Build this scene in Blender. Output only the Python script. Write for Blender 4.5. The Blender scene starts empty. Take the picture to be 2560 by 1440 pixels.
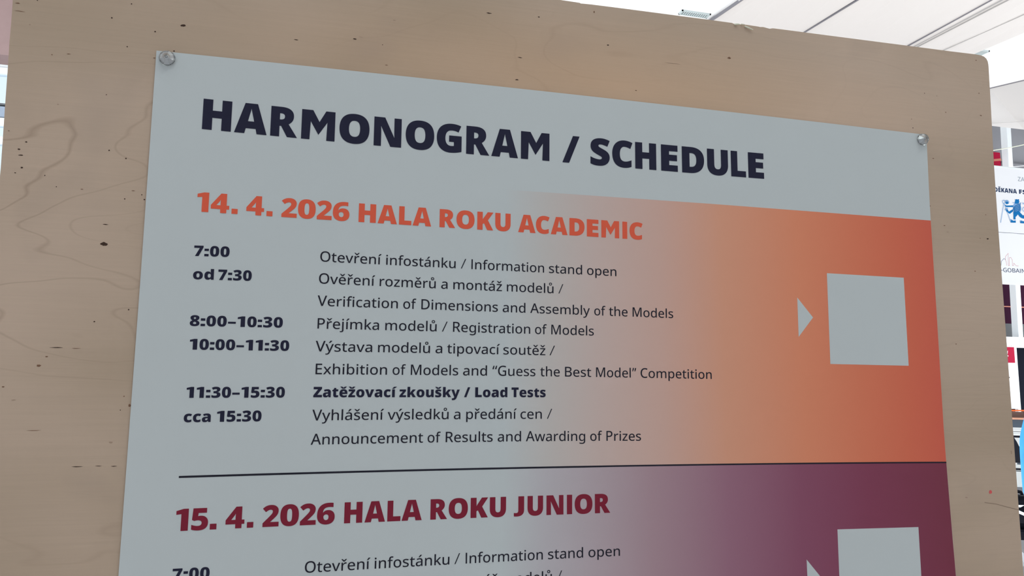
import bpy, bmesh, math, random
from mathutils import Vector, Matrix
from mathutils.geometry import tessellate_polygon
random.seed(4)
S = bpy.context.scene
COL = S.collection

# ------------------------------------------------------------------ camera, world, lights, exposure
ZT = 1.761                                    # height of the poster's upper left corner above the floor
cam = bpy.data.cameras.new('camera')
cam.sensor_width = 36.0
cam.lens = 26.8192
cam.clip_start = 0.02
cam.clip_end = 200
cam_ob = bpy.data.objects.new('camera', cam)
COL.objects.link(cam_ob)
CAM_POS = Vector((0.10381, -0.5088, 1.55004))
R = ((0.9670979, -0.2542493, 0.0088883), (0.0405164, 0.1194341, -0.9920151), (0.2511576, 0.9597358, 0.1258057))                                       # rows: camera right, down, forward
M = Matrix(((R[0][0], -R[1][0], -R[2][0], CAM_POS.x),
            (R[0][1], -R[1][1], -R[2][1], CAM_POS.y),
            (R[0][2], -R[1][2], -R[2][2], CAM_POS.z),
            (0, 0, 0, 1)))
cam_ob.matrix_world = M
S.camera = cam_ob

world = bpy.data.worlds.new('World')
S.world = world
world.use_nodes = True
bg = world.node_tree.nodes['Background']
bg.inputs[0].default_value = (0.83, 0.92, 1.0, 1)
bg.inputs[1].default_value = 1.0

def area(name, loc, rot, sx, sy, watts, col):
    l = bpy.data.lights.new(name, 'AREA')
    l.shape = 'RECTANGLE'; l.size = sx; l.size_y = sy
    l.energy = watts; l.color = col
    o = bpy.data.objects.new(name, l)
    o.location = loc; o.rotation_euler = rot
    COL.objects.link(o)
    return o
# added fill lamps with no visible source: both sides, overhead, upward from floor level
area('fill_right', (17.6, 6.0, 3.6), (0, math.radians(90), 0), 5.0, 11.0, 620, (0.93, 0.97, 1.0))  # added lamp for banner, end panel and ceiling, at the unseen right wall
area('fill_left', (-11.6, 6.0, 3.4), (0, math.radians(-90), 0), 5.0, 10.0, 1500, (0.86, 0.95, 1.0))  # added lamp in front of the left wall, brightens the jacket
area('fill_overhead', (0.9, -1.7, 4.3), (0, 0, 0), 3.0, 1.5, 20, (0.86, 1.0, 0.97))  # added lamp, makes the board brighter towards its top
area('fill_upward', (7.5, 8.0, 0.06), (math.radians(180), 0, 0), 17.0, 8.6, 790, (1.0, 0.985, 0.97))  # added lamp facing up, brightens the ceiling in place of floor bounce
area('fill_upward_left', (-6.0, 6.0, 0.06), (math.radians(180), 0, 0), 6.0, 6.0, 80, (1.0, 0.97, 0.95))  # added upward lamp for the left part of the hall

S.view_settings.view_transform = 'Standard'
S.view_settings.look = 'None'
S.view_settings.exposure = 0.08
S.view_settings.gamma = 1.0
S.view_settings.use_curve_mapping = False
S.cycles.use_denoising = True
S.cycles.max_bounces = 8

# ------------------------------------------------------------------ materials
def s2l(c):
    return tuple((x/12.92 if x <= 0.04045 else ((x+0.055)/1.055)**2.4) for x in [v/255 for v in c])
def mat(name, col, rough=0.6, metal=0.0, noise=0.0, scale=8.0, spec=0.3, bump=0.0, bscale=200.0):
    m = bpy.data.materials.new(name); m.use_nodes = True
    nt = m.node_tree; p = nt.nodes['Principled BSDF']
    p.inputs['Roughness'].default_value = rough
    p.inputs['Metallic'].default_value = metal
    p.inputs['Specular IOR Level'].default_value = spec
    p.inputs['Base Color'].default_value = (*col, 1)
    tc = nt.nodes.new('ShaderNodeTexCoord')
    if noise:
        n = nt.nodes.new('ShaderNodeTexNoise'); n.inputs['Scale'].default_value = scale; n.inputs['Detail'].default_value = 4
        nt.links.new(tc.outputs['Object'], n.inputs['Vector'])
        r = nt.nodes.new('ShaderNodeValToRGB')
        r.color_ramp.elements[0].position = 0.3; r.color_ramp.elements[1].position = 0.7
        r.color_ramp.elements[0].color = (*[max(0, c*(1-noise)) for c in col], 1)
        r.color_ramp.elements[1].color = (*[min(1, c*(1+noise)) for c in col], 1)
        nt.links.new(n.outputs['Fac'], r.inputs['Fac'])
        nt.links.new(r.outputs['Color'], p.inputs['Base Color'])
    if bump:
        n2 = nt.nodes.new('ShaderNodeTexNoise'); n2.inputs['Scale'].default_value = bscale; n2.inputs['Detail'].default_value = 3
        nt.links.new(tc.outputs['Object'], n2.inputs['Vector'])
        b = nt.nodes.new('ShaderNodeBump'); b.inputs['Strength'].default_value = bump; b.inputs['Distance'].default_value = 0.01
        nt.links.new(n2.outputs['Fac'], b.inputs['Height'])
        nt.links.new(b.outputs['Normal'], p.inputs['Normal'])
    return m

def plywood():
    m = bpy.data.materials.new('birch_plywood'); m.use_nodes = True
    nt = m.node_tree; N = nt.nodes; L = nt.links; p = N['Principled BSDF']
    p.inputs['Roughness'].default_value = 0.55; p.inputs['Specular IOR Level'].default_value = 0.25
    tc = N.new('ShaderNodeTexCoord')
    def mapping(sx, sy, sz):
        mp = N.new('ShaderNodeMapping'); mp.inputs['Scale'].default_value = (sx, sy, sz)
        L.new(tc.outputs['Object'], mp.inputs['Vector']); return mp
    def noise(mp, sc, det=2.0, dist=0.0):
        n = N.new('ShaderNodeTexNoise'); n.inputs['Scale'].default_value = sc; n.inputs['Detail'].default_value = det
        n.inputs['Distortion'].default_value = dist
        L.new(mp.outputs['Vector'], n.inputs['Vector']); return n
    def math_(op, a, b=None, clamp=False):
        n = N.new('ShaderNodeMath'); n.operation = op; n.use_clamp = clamp
        for i, v in enumerate((a, b)):
            if v is None: continue
            if isinstance(v, (int, float)): n.inputs[i].default_value = v
            else: L.new(v, n.inputs[i])
        return n.outputs[0]
    def mix(f, a, b, mode='MIX'):
        n = N.new('ShaderNodeMix'); n.data_type = 'RGBA'; n.blend_type = mode
        for sock, v in ((n.inputs[0], f), (n.inputs[6], a), (n.inputs[7], b)):
            if isinstance(v, (int, float)): sock.default_value = v
            elif isinstance(v, tuple): sock.default_value = (*v, 1)
            else: L.new(v, sock)
        return n.outputs[2]
    # broad tone patches
    broad = noise(mapping(1.6, 1, 3.2), 1.9, 2.0, 0.6)
    r = N.new('ShaderNodeValToRGB'); L.new(broad.outputs['Fac'], r.inputs['Fac'])
    r.color_ramp.elements[0].position = 0.30; r.color_ramp.elements[0].color = (*PLY_A, 1)
    r.color_ramp.elements[1].position = 0.72; r.color_ramp.elements[1].color = (*PLY_B, 1)
    # fine horizontal fibre
    fib = noise(mapping(14, 1, 420), 1.0, 3.0)
    f = math_('MULTIPLY_ADD', fib.outputs['Fac'], 0.10); N[-1].inputs[2].default_value = 0.95
    c = mix(1.0, r.outputs['Color'], f, 'MULTIPLY')
    # growth lines: level lines of a soft stretched field
    fld = noise(mapping(0.8, 1, 2.9), 3.6, 2.6, 0.35)
    lv = math_('FRACT', math_('MULTIPLY', fld.outputs['Fac'], 13.0))
    d = math_('ABSOLUTE', math_('SUBTRACT', lv, 0.5))
    line = math_('SUBTRACT', 1.0, math_('DIVIDE', d, 0.055), True)
    gate = noise(mapping(3.5, 1, 6), 1.6, 2.0)
    sepx = N.new('ShaderNodeSeparateXYZ'); L.new(tc.outputs['Object'], sepx.inputs[0])
    side = N.new('ShaderNodeMapRange'); side.inputs[1].default_value = 0.05; side.inputs[2].default_value = 0.45; side.inputs[3].default_value = 0.62; side.inputs[4].default_value = 0.13
    L.new(sepx.outputs['X'], side.inputs[0])
    g2 = math_('MULTIPLY', math_('MULTIPLY', line, side.outputs[0]), math_('MULTIPLY', math_('SUBTRACT', gate.outputs['Fac'], 0.42, True), 3.0, True))
    c = mix(g2, c, PLY_LINE)
    # soft grey smudges
    sm = noise(mapping(7, 1, 9), 1.7, 2.5)
    s2 = math_('MULTIPLY', math_('SUBTRACT', sm.outputs['Fac'], 0.60, True), 2.2, True)
    c = mix(s2, c, PLY_SMUDGE)
    # warmer soft-edged patch in the upper middle
    mpw = mapping(3.2, 1, 17.0); mpw.inputs['Location'].default_value = (-1.02, 0, -0.20)
    ln = N.new('ShaderNodeVectorMath'); ln.operation = 'LENGTH'; L.new(mpw.outputs['Vector'], ln.inputs[0])
    wf_ = math_('MULTIPLY', math_('SUBTRACT', 1.0, ln.outputs['Value'], True), 0.42)
    c = mix(wf_, c, PLY_WARM)
    L.new(c, p.inputs['Base Color'])
    b = N.new('ShaderNodeBump'); b.inputs['Strength'].default_value = 0.08; b.inputs['Distance'].default_value = 0.001
    L.new(fib.outputs['Fac'], b.inputs['Height']); L.new(b.outputs['Normal'], p.inputs['Normal'])
    return m

def ramp_x(name, stops, rough=0.5):
    """printed colour blend running across the sheet, stops in metres from its left edge"""
    m = bpy.data.materials.new(name); m.use_nodes = True
    nt = m.node_tree; N = nt.nodes; L = nt.links; p = N['Principled BSDF']
    p.inputs['Roughness'].default_value = rough; p.inputs['Specular IOR Level'].default_value = 0.25
    tc = N.new('ShaderNodeTexCoord'); sx = N.new('ShaderNodeSeparateXYZ'); L.new(tc.outputs['Object'], sx.inputs[0])
    mr = N.new('ShaderNodeMapRange'); mr.inputs['From Min'].default_value = stops[0][0]; mr.inputs['From Max'].default_value = stops[-1][0]
    L.new(sx.outputs['X'], mr.inputs['Value'])
    r = N.new('ShaderNodeValToRGB'); cr = r.color_ramp
    a, z = stops[0][0], stops[-1][0]
    while len(cr.elements) < len(stops): cr.elements.new(0.5)
    for e, (x, c) in zip(cr.elements, stops):
        e.position = (x-a)/(z-a); e.color = (*c, 1)
    L.new(mr.outputs['Result'], r.inputs['Fac']); L.new(r.outputs['Color'], p.inputs['Base Color'])
    return m

def glass_mat(name, col=(1, 1, 1), rough=0.03, ior=1.49):
    m = bpy.data.materials.new(name); m.use_nodes = True
    p = m.node_tree.nodes['Principled BSDF']
    p.inputs['Base Color'].default_value = (*col, 1); p.inputs['Transmission Weight'].default_value = 1
    p.inputs['Roughness'].default_value = rough; p.inputs['IOR'].default_value = ior
    return m
def pane_mat(name, tint):
    m = bpy.data.materials.new(name); m.use_nodes = True
    nt = m.node_tree; N = nt.nodes
    N.remove(N['Principled BSDF'])
    t = N.new('ShaderNodeBsdfTransparent'); t.inputs[0].default_value = (*tint, 1)
    g = N.new('ShaderNodeBsdfGlossy'); g.inputs['Roughness'].default_value = 0.02
    mx = N.new('ShaderNodeMixShader'); mx.inputs[0].default_value = 0.06
    nt.links.new(t.outputs[0], mx.inputs[1]); nt.links.new(g.outputs[0], mx.inputs[2])
    nt.links.new(mx.outputs[0], N['Material Output'].inputs[0])
    return m

# print and wood reflectances
LIGHT = (0.47, 0.545, 0.565)                   # linear level of white light on the board that the swatches below were read under
def under(c):                                  # swatch (sRGB 0-255) -> reflectance
    return tuple(min(0.93, x/l) for x, l in zip(s2l(c), LIGHT))
PLY_A = under((135, 124, 107)); PLY_B = under((153, 141, 126)); PLY_LINE = under((118, 103, 88)); PLY_SMUDGE = under((126, 117, 107)); PLY_WARM = under((176, 148, 118))
PAPER = under((153, 165, 167))
M_ply = plywood()
M_edge = mat('plywood_edge', under((120, 104, 88)), 0.7, noise=0.15, scale=60)
M_paper = mat('poster_paper', PAPER, 0.55, noise=0.012, scale=6, spec=0.2)
M_navy = mat('navy_ink', under((30, 32, 48)), 0.5, spec=0.08)
M_black = mat('black_ink', under((28, 29, 38)), 0.5, spec=0.08)
M_redink = mat('orange_red_ink', under((189, 79, 59)), 0.5, spec=0.08)
M_maroon = mat('maroon_ink', under((100, 30, 45)), 0.5, spec=0.08)
M_orange_band = ramp_x('orange_blend', [(0.232, PAPER), (0.262, under((155, 157, 155))), (0.300, under((160, 149, 144))), (0.350, under((164, 140, 130))), (0.400, under((172, 128, 106))),
                                        (0.466, under((176, 114, 87))), (0.520, under((173, 100, 75))), (0.560, under((170, 89, 67))), (0.596, under((166, 79, 63)))])
M_maroon_band = ramp_x('maroon_blend', [(0.232, PAPER), (0.262, under((148, 150, 155))), (0.300, under((142, 135, 141))), (0.340, under((134, 116, 124))), (0.400, under((120, 88, 104))),
                                        (0.460, under((108, 64, 84))), (0.520, under((102, 50, 70))), (0.596, under((96, 42, 58)))])
M_knot = mat('dark_knot', under((48, 34, 26)), 0.7)
M_knot_mid = mat('brown_knot', under((96, 74, 58)), 0.7)
M_knot_faint = mat('faint_knot', under((127, 113, 98)), 0.7)
M_smear = mat('red_smear', under((168, 74, 74)), 0.6)
M_splinter = mat('pale_splinter', under((196, 184, 168)), 0.7)
M_pin = glass_mat('clear_plastic')
M_steel = mat('steel', (0.6, 0.6, 0.6), 0.3, 1.0)
M_ceil = mat('white_ceiling', (0.90, 0.90, 0.90), 0.8)
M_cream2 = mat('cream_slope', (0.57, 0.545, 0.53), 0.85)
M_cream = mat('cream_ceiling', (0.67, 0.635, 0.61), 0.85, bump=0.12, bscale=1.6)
M_seam = mat('grey_seam', (0.22, 0.21, 0.23), 0.8)
M_seam_l = mat('light_seam', (0.48, 0.46, 0.45), 0.8)
M_vent = mat('vent_metal', (0.55, 0.62, 0.62), 0.5)
M_vent_d = mat('vent_dark', (0.16, 0.19, 0.2), 0.7)
M_floor = mat('hall_floor', (0.42, 0.42, 0.43), 0.5, noise=0.06, scale=2)
M_grey = mat('grey_wall', (0.25, 0.25, 0.27), 0.8, noise=0.05, scale=1)
M_wallw = mat('pale_wall', (0.55, 0.56, 0.57), 0.8)
M_pink = mat('pinkish_soffit', (0.27, 0.18, 0.17), 0.8, noise=0.04)
M_white = mat('white_paint', (0.86, 0.90, 0.92), 0.5)
M_banner = mat('banner_vinyl', (0.86, 0.87, 0.90), 0.6, spec=0.1)
M_blue = mat('logo_blue', s2l((8, 112, 178)), 0.6, spec=0.05)
M_blue_l = mat('logo_light_blue', s2l((128, 168, 214)), 0.6, spec=0.05)
M_navyb = mat('banner_navy', s2l((42, 58, 92)), 0.6, spec=0.05)
M_greyt = mat('banner_grey', s2l((140, 150, 165)), 0.5)
M_rose = mat('logo_rose', s2l((205, 120, 130)), 0.5)
M_crimson = mat('crimson_sign', s2l((165, 26, 58)), 0.6, spec=0.05)
M_greyd = mat('grey_panel', (0.12, 0.125, 0.13), 0.8, spec=0.05)
M_table = mat('table_top', (0.78, 0.82, 0.82), 0.6, spec=0.1)
M_crack = mat('hairline', under((110, 97, 84)), 0.7)
M_tan = mat('tan_strip', s2l((190, 120, 100)), 0.6)
M_dkmar = mat('dark_maroon', (0.03, 0.006, 0.02), 0.7, spec=0.03)
M_dark = mat('dark_panel', (0.010, 0.012, 0.020), 0.7, spec=0.02)
M_blackp = mat('black_plastic', (0.010, 0.011, 0.018), 0.6, spec=0.1)
M_tape = mat('orange_tape', (0.95, 0.16, 0.03), 0.5)
M_wood = mat('warm_wood', s2l((200, 150, 125)), 0.5, noise=0.1, scale=6)
M_counter = mat('slate_counter', (0.07, 0.09, 0.115), 0.7, spec=0.05)
M_card = mat('brown_cardboard', (0.16, 0.10, 0.085), 0.8)
M_jacket = mat('blue_jacket', (0.05, 0.34, 0.80), 0.6, noise=0.12, scale=9)
M_skin = mat('skin', (0.55, 0.33, 0.24), 0.5)
M_hair = mat('dark_hair', (0.03, 0.02, 0.015), 0.5)
M_trouser = mat('dark_trousers', (0.02, 0.022, 0.03), 0.7)
M_shoe = mat('black_shoe', (0.02, 0.02, 0.02), 0.5)
M_lampw = mat('pale_cable', (0.75, 0.78, 0.62), 0.5)
M_pane = pane_mat('window_glass', (0.93, 0.97, 1.0))
M_clear = glass_mat('bottle_plastic', (0.95, 0.98, 1.0), 0.05, 1.3)

# ------------------------------------------------------------------ helpers
def link(name, me, parent=None, loc=(0, 0, 0), rot=(0, 0, 0)):
    o = bpy.data.objects.new(name, me); COL.objects.link(o)
    o.location = loc; o.rotation_euler = rot
    if parent: o.parent = parent
    return o
def mesh(name, verts, faces, m, parent=None, loc=(0, 0, 0), rot=(0, 0, 0), smooth=False):
    me = bpy.data.meshes.new(name); me.from_pydata(verts, [], faces); me.update()
    me.materials.append(m)
    if smooth:
        for p in me.polygons: p.use_smooth = True
    return link(name, me, parent, loc, rot)
def bm_obj(name, bm, m, parent=None, loc=(0, 0, 0), rot=(0, 0, 0), smooth=False):
    bmesh.ops.recalc_face_normals(bm, faces=bm.faces[:])
    me = bpy.data.meshes.new(name); bm.to_mesh(me); bm.free()
    for x in (m if isinstance(m, (list, tuple)) else [m]): me.materials.append(x)
    if smooth:
        for p in me.polygons: p.use_smooth = True
    return link(name, me, parent, loc, rot)
def tag(o, label, cat, group=None):
    o['label'] = label; o['category'] = cat
    if group: o['group'] = group
    return o
def struct(o, label=None):
    o['kind'] = 'structure'
    if label: o['label'] = label
    return o
def empty(name, loc=(0, 0, 0), rz=0.0):
    o = bpy.data.objects.new(name, None); COL.objects.link(o); o.location = loc; o.rotation_euler = (0, 0, rz)
    o.empty_display_size = 0.1
    return o
def add_box(bm, x0, x1, y0, y1, z0, z1, bev=0.0):
    v = [bm.verts.new(c) for c in ((x0, y0, z0), (x1, y0, z0), (x1, y1, z0), (x0, y1, z0), (x0, y0, z1), (x1, y0, z1), (x1, y1, z1), (x0, y1, z1))]
    fs = [bm.faces.new([v[i] for i in f]) for f in ((0, 3, 2, 1), (4, 5, 6, 7), (0, 1, 5, 4), (1, 2, 6, 5), (2, 3, 7, 6), (3, 0, 4, 7))]
    if bev:
        es = list({e for f in fs for e in f.edges})
        bmesh.ops.bevel(bm, geom=es, offset=bev, segments=2, affect='EDGES')
def box(name, x0, x1, y0, y1, z0, z1, m, parent=None, bev=0.0, loc=(0, 0, 0), rot=(0, 0, 0)):
    bm = bmesh.new(); add_box(bm, x0, x1, y0, y1, z0, z1, bev); return bm_obj(name, bm, m, parent, loc, rot)
def add_tube(bm, pts, r, n=10):
    """tube along pts, r a number or a list"""
    pts = [Vector(p) for p in pts]; rings = []
    up = Vector((0.13, 0.27, 0.95))
    for i, p in enumerate(pts):
        d = (pts[min(i+1, len(pts)-1)]-pts[max(i-1, 0)]).normalized()
        u = d.cross(up); u = u.normalized() if u.length > 1e-4 else d.cross(Vector((1, 0, 0))).normalized()
        w = d.cross(u).normalized(); rr = r[i] if isinstance(r, (list, tuple)) else r
        rings.append([bm.verts.new(p+u*math.cos(2*math.pi*k/n)*rr+w*math.sin(2*math.pi*k/n)*rr) for k in range(n)])
    for a, b in zip(rings, rings[1:]):
        for k in range(n): bm.faces.new((a[k], a[(k+1) % n], b[(k+1) % n], b[k]))
    bm.faces.new(rings[0][::-1]); bm.faces.new(rings[-1])
def add_lathe(bm, prof, n=28):
    """profile of (radius, height) turned about z"""
    rings = []
    for r, h in prof:
        if r < 1e-6: rings.append([bm.verts.new((0, 0, h))])
        else: rings.append([bm.verts.new((r*math.cos(2*math.pi*k/n), r*math.sin(2*math.pi*k/n), h)) for k in range(n)])
    for a, b in zip(rings, rings[1:]):
        for k in range(n):
            q = [a[k % len(a)], a[(k+1) % len(a)], b[(k+1) % len(b)], b[k % len(b)]]
            q = [x for i, x in enumerate(q) if x not in q[:i]]
            if len(q) > 2: bm.faces.new(q)
def add_prism(bm, poly, y0, y1):
    """polygon in xz, thickness along y"""
    poly = [Vector((p[0], 0, p[1])) for p in poly]
    tris = tessellate_polygon([poly])
    a = [bm.verts.new((p.x, y0, p.z)) for p in poly]; b = [bm.verts.new((p.x, y1, p.z)) for p in poly]
    for t in tris:
        bm.faces.new([a[i] for i in t]); bm.faces.new([b[i] for i in t[::-1]])
    n = len(poly)
    for i in range(n): bm.faces.new((a[i], a[(i+1) % n], b[(i+1) % n], b[i]))
def flat_polys(polys, y, dy=0.0):
    """flat polygons in xz at depth y -> verts, faces (wound to face -y); dy lifts each next one a little"""
    V = []; F = []
    for k, poly in enumerate(polys):
        if k: y -= dy
        pts = [Vector((p[0], 0, p[1])) for p in poly]
        off = len(V); V += [(p.x, y, p.z) for p in pts]
        for t in tessellate_polygon([pts]):
            a, b, c = (pts[i] for i in t)
            if (b-a).cross(c-a).y > 0: t = t[::-1]
            F.append([off+i for i in t])
    return V, F
def stroke(pts, w):
    """flat mitred ribbon along a polyline in xz, one quad per stretch with shared ends"""
    P = [Vector(p) for p in pts]; n = len(P); off = []
    closed = (P[0]-P[-1]).length < 1e-4
    for i in range(n):
        a = P[i-1] if i else (P[-2] if closed else None); c = P[i+1] if i < n-1 else (P[1] if closed else None)
        d1 = (P[i]-a).normalized() if a is not None else None; d2 = (c-P[i]).normalized() if c is not None else None
        d1 = d1 or d2; d2 = d2 or d1
        n1 = Vector((-d1.y, d1.x)); n2 = Vector((-d2.y, d2.x)); m = n1+n2
        m = m.normalized() if m.length > 1e-3 else n1
        off.append(m*(w/2)/max(0.5, m.dot(n1)))
    return [[tuple(P[i]+off[i]), tuple(P[i]-off[i]), tuple(P[i+1]-off[i+1]), tuple(P[i+1]+off[i+1])] for i in range(n-1)]

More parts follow.
